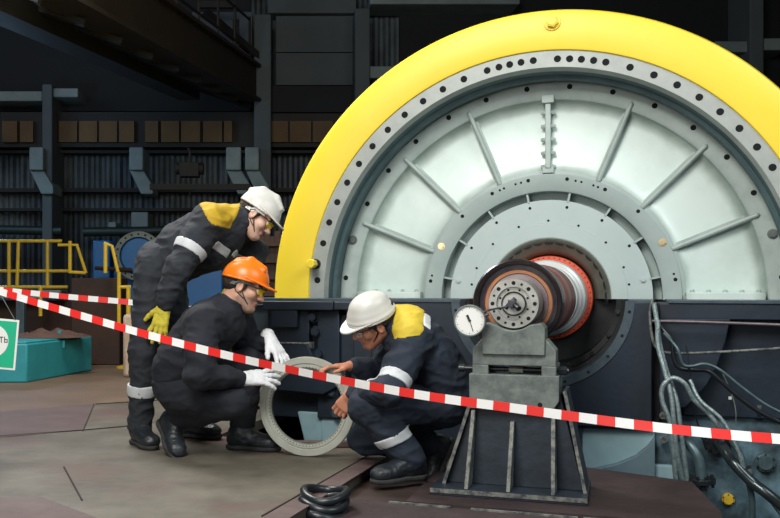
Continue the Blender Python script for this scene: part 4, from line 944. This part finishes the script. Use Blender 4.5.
def boot(parent, ankle, toe, up, shin, m=None, shaft=0.10, name='boot'):
    Fm = frame_of(np.array(toe) - np.array(ankle), up)
    # forward is the given toe direction made square to up
    u_ = nrm(up); f_ = np.array(toe, float) - np.array(ankle, float); f_ = nrm(f_ - u_ * np.dot(f_, u_)); r_ = np.cross(f_, u_); Fm = np.stack([r_, f_, u_], 1)
    L = lambda x, y, z: np.array(ankle) + Fm @ V(x, y, z)
    B = Field()
    B.cone(L(0, -.035, -.040), L(0, .02, -.045), .042, .040, .02); B.cone(L(0, 0, 0), L(0, .10, -.045), .052, .040, .03)
    B.ell(L(0, .135, -.050), V(.047, .070, .037), Fm, .025); B.ell(L(0, .165, -.052), V(.045, .045, .035), Fm, .02)
    sd = nrm(np.array(shin) - np.array(ankle)); B.cone(L(0, -.004, 0), np.array(ankle) + sd * shaft, .050, .050, .03)
    v, f = B.mesh(0.0055, clip=[('half', L(0, 0, -.074), -u_)])
    b = link_mesh(name, v, f, M['boot'], parent, amp=0.0022, scl=22)
    S = Field(); S.ell(L(0, -.03, -.075), V(.043, .050, .04), Fm, .02).ell(L(0, .13, -.075), V(.050, .090, .04), Fm, .03).cone(L(0, -.03, -.075), L(0, .12, -.075), .038, .042, .03)
    v, f = S.mesh(0.005, clip=[('slab', L(0, 0, -.080), u_, .011)])
    link_mesh('sole', v, f, M['sole'], b)
    mb = MB(); root = parent
    while root.parent: root = root.parent
    o_ = np.array(root.location)
    for k in range(4):
        y = .025 + .020 * k; zz = 0.047 - .016 * k - 0.012
        P = [L(x, y + .1 * abs(x), zz - 5.5 * x * x) - o_ for x in (-.028, -.012, 0, .012, .028)]; mb.tube([Vector(p) for p in P], .0028, 6)
    mb.build('laces', M['strap'], b, smooth=60)
    return b

def helmet(parent, c, Fm, material, style=0, s=1.0, strap_mat=None):
    L = lambda x, y, z: c + Fm @ (V(x, y, z) * s); root = parent
    while root.parent: root = root.parent
    o_ = np.array(root.location); zc = 0.030
    th_ = R(8); Fm = np.stack([Fm[:, 0], Fm[:, 1] * math.cos(th_) + Fm[:, 2] * math.sin(th_), Fm[:, 2] * math.cos(th_) - Fm[:, 1] * math.sin(th_)], 1)
    Hm = Field()
    Hm.ell(L(0, -.008, zc), V(.108, .132, .118) * s, Fm, .01)
    if style == 0:
        for x in (-.028, 0.028): Hm.chain([L(x, .10, zc + .075), L(x, .04, zc + .114), L(x, -.05, zc + .112), L(x, -.115, zc + .070)], [.010, .012, .012, .010], .02)
        Hm.ell(L(0, -.01, zc + .065), V(.060, .105, .058) * s, Fm, .02)
    elif style == 1:
        for x in (-.040, 0, .040): Hm.chain([L(x, .085, zc + .088 - abs(x) * .3), L(x, .0, zc + .118 - abs(x) * .45), L(x, -.08, zc + .098 - abs(x) * .4)], [.008, .010, .008], .018)
    else:
        Hm.ell(L(0, -.008, zc + .012), V(.113, .137, .035) * s, Fm, .006)
        Hm.ell(L(0, -.012, zc + .070), V(.085, .105, .058) * s, Fm, .012)
    v, f = Hm.mesh(0.0045, clip=[('half', L(0, 0, zc - .006), -Fm[:, 2])])
    h = link_mesh('helmet', v, f, material, parent)
    B = Field(); tilt = frame_of(Fm @ V(0, 1, -.22), Fm[:, 2])
    B.ell(L(0, -.004, zc + .002), V(.115, .138, .05) * s, Fm, .01); B.ell(L(0, .075, zc - .004), V(.086, .105, .03) * s, tilt, .02)
    v, f = B.mesh(0.0045, clip=[('half', L(0, .08, zc + .005), tilt[:, 2]), ('half', L(0, .08, zc - .006), -tilt[:, 2])])
    S2 = Field(); S2.ell(L(0, -.006, zc + .002), V(.113, .136, .045) * s, Fm, .01)
    v2, f2 = S2.mesh(0.0045, clip=[('slab', L(0, 0, zc - .001), Fm[:, 2], .0055)])
    v = np.concatenate([v, v2]); f = np.concatenate([f, f2 + (len(v) - len(v2))])
    link_mesh('helmet_brim', v, f, material, h)
    mb = MB(); pts = [(.080, -.03, .02), (.083, .0, -.03), (.070, .03, -.075), (.035, .055, -.108), (0, .065, -.122), (-.035, .055, -.108), (-.070, .03, -.075), (-.083, .0, -.03), (-.080, -.03, .02)]
    mb.tube([Vector(L(*p) - o_) for p in [tuple(V(*q)) for q in spline_np(pts)]], .0026, 6)
    mb.tube([Vector(L(*p) - o_) for p in [(.080, -.075, .02), (.083, -.03, -.04), (.074, .02, -.07)]], .0024, 6)
    mb.build('chin_strap', M['strap'], h, smooth=60)
    mb = MB(); P = [Vector(L(.092 * math.sin(a), -.008 + .108 * math.cos(a), zc - .014 - .016 * (math.cos(a) < -.2)) - o_) for a in np.linspace(R(60), R(300), 22)]
    for i in range(len(P) - 1): mb.bar(P[i], P[i + 1], .004, .016, up=tuple(Fm[:, 2]))
    mb.build('head_band', strap_mat or M['strap'], h, smooth=60)
    return h
def spline_np(pts): return [tuple(p) for p in spline(pts, 5)]

def glasses(parent, c, Fm, lens, s=1.0):
    L = lambda x, y, z: c + Fm @ (V(x, y, z) * s); root = parent
    while root.parent: root = root.parent
    o_ = np.array(root.location)
    mb = MB()
    for q in (-1, 1):
        P = [(q * .007, .108, .008), (q * .03, .112, .016), (q * .055, .100, .014), (q * .066, .084, .006), (q * .060, .092, -.016), (q * .035, .107, -.022), (q * .012, .108, -.012)]
        n0 = len(mb.v); mb.v += [tuple(L(*p) - o_) for p in P] + [tuple(L(p[0], p[1] - .003, p[2]) - o_) for p in P]; n = 7
        mb.f += [tuple(range(n0, n0 + n)), tuple(range(n0 + 2 * n - 1, n0 + n - 1, -1))] + [(n0 + i, n0 + n + i, n0 + n + (i + 1) % n, n0 + (i + 1) % n) for i in range(n)]; mb.m += [0] * (n + 2)
    g_ = mb.build('safety_glasses', lens, parent, smooth=0)
    mb = MB()
    for q in (-1, 1): mb.tube([Vector(L(*p) - o_) for p in ((q * .066, .086, .012), (q * .080, .04, .010), (q * .084, -.01, .008), (q * .083, -.03, -.008))], .003, 6)
    mb.tube([Vector(L(*p) - o_) for p in ((-.066, .086, .014), (-.03, .113, .018), (0, .112, .013), (.03, .113, .018), (.066, .086, .014))], .0028, 6)
    mb.build('glasses_frame', M['strap'], g_, smooth=60)

def worker(S):
    J = S['J']; A_ = lambda k: np.array(J[k], float)
    hc_ = A_('head'); Fm = frame_of(S['fwd'], S['up'])
    base = S['base']; t = empty('worker', base); tag(t, S['label'], 'person')
    pel, chest, neck = A_('pelvis'), A_('chest'), A_('neck')
    # ---- body: one continuous surface
    Bd, L = head_field(hc_, Fm, S.get('hs', 1.0), neck)
    spine = nrm(neck - pel); Tm = frame_of(np.cross(spine, nrm(A_('shN') - A_('shF'))) * S['face'], spine)
    Bd.cone(neck, chest, .052, .09, .04); Bd.ell(chest, V(.13, .085, .12), Tm, .05); Bd.cone(chest, pel, .10, .11, .05); Bd.ell(pel, V(.15, .11, .11), Tm, .05)
    for q in 'NF':
        Bd.cone(chest + (neck - chest) * .6, A_('sh' + q), .055, .05, .04); Bd.cone(A_('sh' + q), A_('el' + q), .048, .038, .03); Bd.cone(A_('el' + q), A_('wr' + q), .040, .026, .02)
        Bd.cone(A_('hip' + q), A_('kn' + q), .075, .052, .04); Bd.cone(A_('kn' + q), A_('an' + q), .052, .036, .03)
        ff = A_('toe' + q) - A_('an' + q); Bd.cone(A_('an' + q), A_('an' + q) + nrm(ff) * .035, .030, .022, .01)
    hands = {}
    for q in 'NF':
        h = dict(S['hand' + q]); h['W'] = A_('wr' + q); hands[q] = h; Bd.extend(hand_field(**h))
    v, f = Bd.mesh(0.0044)
    hs = S.get('hs', 1.0)
    def colr(cn):
        q = (cn - hc_) @ Fm / hs; out = np.zeros(len(cn))
        lip = (np.abs(q[:, 0]) < .024) & (q[:, 1] > .085) & (q[:, 2] < -.055) & (q[:, 2] > -.080); out[lip] = 1
        st_ = (q[:, 2] < -.045) & (q[:, 2] > -.13) & (q[:, 1] > .0) & (np.linalg.norm(q, axis=1) < .16) & ~lip & S.get('stubble', False); out[st_] = 2
        br = (np.abs(np.abs(q[:, 0]) - .032) < .018) & (q[:, 1] > .075) & (np.abs(q[:, 2] - .021 - .004) < .005); out[br] = 3
        return out
    link_mesh('body', v, f, [M[S['skin']], M['lips'], M['stubble'], M['hair']], t, colorize=colr)
    o_ = np.array(base)
    for q in (-1, 1):
        mb = MB(); c = Vector(L(q * .031, .0815, -.001) - o_); fw = Vector(Fm[:, 1]) + Vector(Fm[:, 2]) * -.25; fw.normalize()
        n_ = 14
        for i, (r_, m_) in enumerate(((.0115, 0),)):
            for a in range(8):
                for b_ in range(n_): pass
        me = MB(); u = fw.orthogonal().normalized(); w2 = fw.cross(u); rings = []
        for i in range(9):
            th = math.pi * i / 8; rr, hh = .0125 * math.sin(th), .0125 * math.cos(th)
            rings.append([c + fw * hh + (u * math.cos(2 * math.pi * k / n_) + w2 * math.sin(2 * math.pi * k / n_)) * rr for k in range(n_)])
        me.v = [tuple(p) for r_ in rings for p in r_]
        for i in range(8):
            for k in range(n_): me.f.append((i * n_ + k, i * n_ + (k + 1) % n_, (i + 1) * n_ + (k + 1) % n_, (i + 1) * n_ + k)); me.m.append(1 if i < 2 else 0)
        me.build('eye', [M['eye'], M['iris']], t, smooth=60)
    # ---- hair
    Hr = Field(); sL = lambda x, y, z: hc_ + Fm @ (V(x, y, z) * hs)
    Hr.ell(sL(0, -.020, .034), V(.079, .098, .085) * hs, Fm, .01); Hr.ell(sL(0, -.052, -.010), V(.066, .054, .050) * hs, Fm, .02)
    for q in (-1, 1): Hr.ell(sL(q * .072, .012, .010), V(.010, .016, .036) * hs, Fm, .01)
    v, f = Hr.mesh(0.005, clip=[('half', sL(0, 0, .050), Fm[:, 2]), ('half', sL(0, .072, .05), nrm(Fm @ V(0, 1, -.35))), ('half', sL(0, -.02, -.055), nrm(Fm @ V(0, .35, -1)))])
    link_mesh('hair', v, f, M['hair'], t, amp=.0015, scl=40)
    hm = helmet(t, hc_ + Fm[:, 2] * S.get('hup', .000) + Fm[:, 1] * .008, Fm, M[S['helmet']], S['style'], S.get('helms', .91), S.get('band'))
    if S.get('lens'): glasses(t, hc_, Fm, M[S['lens']], hs)
    # ---- jacket
    Jk = Field(); tr = S['torso']
    for c, r, fr in tr: Jk.ell(c, V(*r), Tm if fr is None else fr, .07)
    Jk.cone(neck + (chest - neck) * .25, neck + (hc_ - neck) * .12, .085, .078, .03)
    arms = {}
    for q in 'NF':
        Ar = Field(); sh, el, wr = A_('sh' + q), A_('el' + q), A_('wr' + q); gs = S.get('sleeve', 1.0)
        Ar.cone(sh, sh + (el - sh) * .5, .080 * gs, .072 * gs, .05); Ar.cone(sh + (el - sh) * .5, el, .072 * gs, .062 * gs, .05); Ar.cone(el, el + (wr - el) * .55, .062 * gs, .054 * gs, .03); Ar.cone(el + (wr - el) * .55, el + (wr - el) * S.get('cuffarm', .92), .054 * gs, .043 * gs, .02)
        arms[q] = Ar; Jk.cone(chest + (neck - chest) * .5, sh, .10, .082 * gs, .05); Jk.extend(Ar)
    clipj = S.get('jclip'); m_c = M[S['cloth']]
    v, f = Jk.mesh(0.0062, clip=clipj); amp = S.get('amp', .0068)
    jk = link_mesh('jacket', v, f, m_c, t, amp=amp, seed=S['seed'])
    # open collar: a standing band round the neck
    nd = nrm(hc_ + Fm @ V(0, -.022, -.055) - neck); Co = Field(); cc = neck + nd * .028; Co.cone(neck - nd * .02, neck + nd * .055, .084, .080, .01)
    Co.cone(neck - nd * .05, neck + nd * .2, .071, .071, .004, True)
    v, f = Co.mesh(.0045, clip=[('slab', cc, nd, .034)]); link_mesh('collar', v, f, m_c, jk, amp=.003, seed=4, scl=14)
    for k, (what, pt, ax_, hw, rad_) in enumerate(S['stripes']):
        src = arms[what[-1]] if what.startswith('arm') else Jk
        v, f = src.mesh(.0055, off=.0085, clip=[('slab', np.array(pt), nrm(ax_), hw), ('ball', np.array(pt), rad_)])
        if len(v): link_mesh('reflective_stripe', v, f, M['reflect'], jk)
    if S.get('yoke'):
        v, f = Jk.mesh(.0062, off=.0025, clip=S['yoke']); link_mesh('shoulder_yoke', v, f, M[S.get('yokemat', 'yoke')], jk, amp=amp, seed=S['seed'])
    # ---- trousers
    Tr = Field(); legs = {}; tw = S.get('tw', 1.0)
    Tr.ell(pel, V(.175, .135, .13), Tm, .05)
    for q in 'NF':
        Lg = Field(); h_, k_, a_ = A_('hip' + q), A_('kn' + q), A_('an' + q); md = (h_ + k_) / 2
        Lg.cone(h_, k_, .105 * tw, .080 * tw, .05); Lg.cone(k_, k_ + (a_ - k_) * .5, .076 * tw, .070 * tw, .03); Lg.cone(k_ + (a_ - k_) * .5, k_ + (a_ - k_) * S.get('cuff', .97), .070 * tw, .066 * tw, .02)
        legs[q] = Lg; Tr.extend(Lg)
    v, f = Tr.mesh(.0065); trs = link_mesh('trousers', v, f, M[S['cloth']], t, amp=amp, seed=S['seed'] + 3)
    for st_ in S['legstripes']:
        q, fr_, hw = st_[:3]; k_, a_ = A_('kn' + q), A_('an' + q); pt = k_ + (a_ - k_) * fr_
        v, f = legs[q].mesh(.0055, off=.0085, clip=[('slab', pt, nrm(a_ - k_) if len(st_) < 4 else nrm(st_[3]), hw), ('ball', pt, .16 if len(st_) < 4 else .098)])
        link_mesh('reflective_stripe', v, f, M['reflect'], trs)
    # ---- boots and gloves
    for q in 'NF': boot(t, A_('an' + q), A_('toe' + q), S.get('footup' + q, (0, 0, 1)), A_('kn' + q))
    if S.get('glove'):
        for q in 'NF':
            h = dict(hands[q]); h['inflate'] = .0028; G_ = hand_field(**h); d = nrm(h['d']); W_ = h['W']; G_.cone(W_ - d * S.get('gcuff', .055), W_ - d * .01, .036, .031, .012)
            v, f = G_.mesh(.0036); link_mesh('glove', v, f, M[S['glove']], t, amp=.0008, scl=40)
    return t

a = lambda x, y, Y: np.array(at(x, y, Y))
def up_(x, y, Y, dx=0, dy=0, dz=0): return a(x, y, Y) + V(dx, dy, dz)

# ---------------------------------------------------------------- standing worker, bent forward
J1 = dict(head=a(257, 214, 5.06), neck=a(237, 221, 5.06), chest=a(210, 236, 5.06), pelvis=a(162, 266, 5.08),
    shN=a(208, 222, 4.90), elN=a(178, 268, 4.80), wrN=a(164, 307, 4.82), shF=a(228, 237, 5.24), elF=a(256, 252, 5.30), wrF=a(246, 277, 5.14),
    hipN=a(154, 275, 4.98), knN=a(144, 352, 4.94), anN=a(140, 427, 5.00), toeN=a(151, 430, 4.85),
    hipF=a(166, 275, 5.18), knF=a(180, 345, 5.22), anF=a(186, 420, 5.24), toeF=a(203, 424, 5.20))
T1 = None
tor1 = [(a(166, 266, 5.08), (.16, .115, .13), None), (a(184, 250, 5.07), (.165, .150, .14), None), (a(208, 234, 5.07), (.175, .135, .15), None), (a(212, 250, 5.08), (.15, .11, .11), None), (a(226, 229, 5.07), (.14, .09, .09), None)]
nk1 = a(233, 219, 5.06)
sp1 = nrm(J1['neck'] - J1['pelvis'])
worker(dict(J=J1, label='person in white helmet standing bent forward in dark workwear with mustard yoke and yellow gloves', base=tuple(np.array([J1['anN'][0] + .1, 5.1, 0])),
    fwd=(.74, -.10, -.66), up=(.66, 0.0, .75), face=-1, skin='skin_pale', helmet='helmet_white', style=0, lens='yellow_lens', torso=tor1, cloth='cloth', seed=1.0, glove='glove_yellow', band=M['white'],
    handN=dict(d=(-.22, -.10, -1), n=(.1, 1, -.1), s=(-1, 0, .1), curl=(.25, .2, .25, .35), spread=(-.38, -.14, .06, .22), thumb=(1.0, .3)),
    handF=dict(d=(-.8, -.1, -.5), n=(.3, 0, -1), s=(0, -1, 0), curl=(.4, .4, .4, .4)),
    stripes=[('armN', a(186, 250, 4.86), J1['elN'] - J1['shN'] , .024, .14), ('front', a(215, 246, 4.97), nrm(V(.50, .1, .86)), .024, .088), ('front', a(237, 256, 5.12), nrm(V(.45, .1, .90)), .022, .09)],
    yoke=[('half', a(207, 216, 4.95), nrm(V(-.86, 0, -.51))), ('half', a(235, 218, 4.95), nrm(V(.93, 0, -.35))), ('half', a(222, 228, 4.95), nrm(V(-.22, 0, -1)))],
    legstripes=[('N', .50, .030)], tw=.93))

# ---------------------------------------------------------------- squatting worker, orange helmet
J2 = dict(head=a(244, 285, 4.72), neck=a(227, 311, 4.72), chest=a(206, 334, 4.71), pelvis=a(181, 384, 4.72),
    shN=a(203, 324, 4.54), elN=a(198, 375, 4.42), wrN=a(243, 379, 4.56), shF=a(236, 322, 4.90), elF=a(246, 347, 4.98), wrF=a(270, 339, 4.84),
    hipN=a(182, 394, 4.64), knN=a(232, 402, 4.56), anN=a(174, 419, 4.77), toeN=a(188, 446, 4.60),
    hipF=a(190, 392, 4.84), knF=a(250, 362, 4.90), anF=a(241, 431, 4.86), toeF=a(272, 436, 4.80))
tor2 = [(a(181, 374, 4.72), (.18, .13, .13), None), (a(190, 355, 4.72), (.18, .14, .15), None), (a(206, 332, 4.72), (.185, .135, .14), None), (a(220, 320, 4.72), (.14, .10, .10), None)]
worker(dict(J=J2, label='person in orange helmet squatting in dark workwear, white gloved hands on the steel ring', base=tuple(np.array([J2['anN'][0] + .15, 4.75, 0])),
    fwd=(.91, -.12, -.37), up=(.37, 0.0, .93), face=-1, skin='skin', helmet='helmet_orange', style=1, lens='yellow_lens', torso=tor2, cloth='cloth_black', seed=7.0, glove='glove_white', stubble=True, band=M['castgrey'],
    handN=dict(d=(1, .30, .05), n=(.15, .75, -.6), s=(-.1, .1, 1), curl=(.30, .25, .25, .3), spread=(-.30, -.05, .18, .40), thumb=(.55, .2)),
    handF=dict(d=(.55, -.55, -.80), n=(-.35, .3, -.6), s=(-.8, .1, -.3), curl=(.32, .28, .28, .3), spread=(-.25, -.05, .12, .32), thumb=(.6, .2)),
    stripes=[], legstripes=[], footupN=nrm(V(.50, -.30, .70)), tw=.97, cuff=.86, cuffarm=.86, gcuff=.022, amp=.005))

# ---------------------------------------------------------------- squatting worker on the right
J3 = dict(head=a(373, 320, 4.36), neck=a(394, 324, 4.40), chest=a(423, 350, 4.42), pelvis=a(446, 396, 4.47),
    shN=a(413, 340, 4.25), elN=a(390, 391, 4.10), wrN=a(353, 394, 4.34), shF=a(402, 336, 4.58), elF=a(384, 374, 4.66), wrF=a(354, 366, 4.62),
    hipN=a(440, 402, 4.38), knN=a(367, 406, 4.26), anN=a(411, 459, 4.26), toeN=a(382, 462, 4.18),
    hipF=a(436, 406, 4.56), knF=a(366, 438, 4.58), anF=a(432, 446, 4.58), toeF=a(427, 468, 4.55))
tor3 = [(a(446, 393, 4.46), (.17, .13, .13), None), (a(438, 376, 4.44), (.175, .135, .14), None), (a(425, 354, 4.42), (.185, .135, .14), None), (a(409, 332, 4.40), (.155, .11, .12), None)]
worker(dict(J=J3, label='person in white helmet squatting in navy workwear with yellow yoke, bare hands on ring', base=tuple(np.array([J3['anN'][0] + .05, 4.4, -.06])),
    fwd=(-.86, -.06, -.50), up=(-.42, -.40, .80), face=1, skin='skin_red', helmet='helmet_white', style=2, lens='clear_lens', torso=tor3, cloth='cloth_navy', seed=13.0, band=M['strap'],
    handN=dict(d=(-.45, .35, -.62), n=(.45, .75, .1), s=(-.6, -.1, .6), curl=(.85, .85, .85, .8), spread=(-.06, -.02, .03, .08), thumb=(.35, .3), tcurl=.5, oppose=.8),
    handF=dict(d=(-1, -.1, .0), n=(-.1, -.1, -1), s=(-.1, -1, 0), curl=(.45, .5, .5, .55), spread=(-.08, -.02, .03, .08), thumb=(.5, .3)),
    stripes=[('armN', a(391, 377, 4.12), J3['elN'] - J3['shN'], .023, .13), ('back', a(423, 330, 4.30), nrm(V(.92, 0, -.36)), .019, .085), ('front', a(378, 353, 4.3), nrm(V(.45, .0, -.9)), .03, .045)],
    yoke=[('half', a(393, 330, 4.3), nrm(V(-1, 0, .15))), ('half', a(419, 330, 4.3), nrm(V(.92, 0, -.36))), ('half', a(405, 339, 4.3), nrm(V(.1, -.1, -1)))], yokemat='yoke3',
    legstripes=[('N', .60, .022, V(-.42, 0, .91))], footupF=nrm(V(-.8, -.1, .45)), sleeve=.93, helms=.87, tw=1.0))
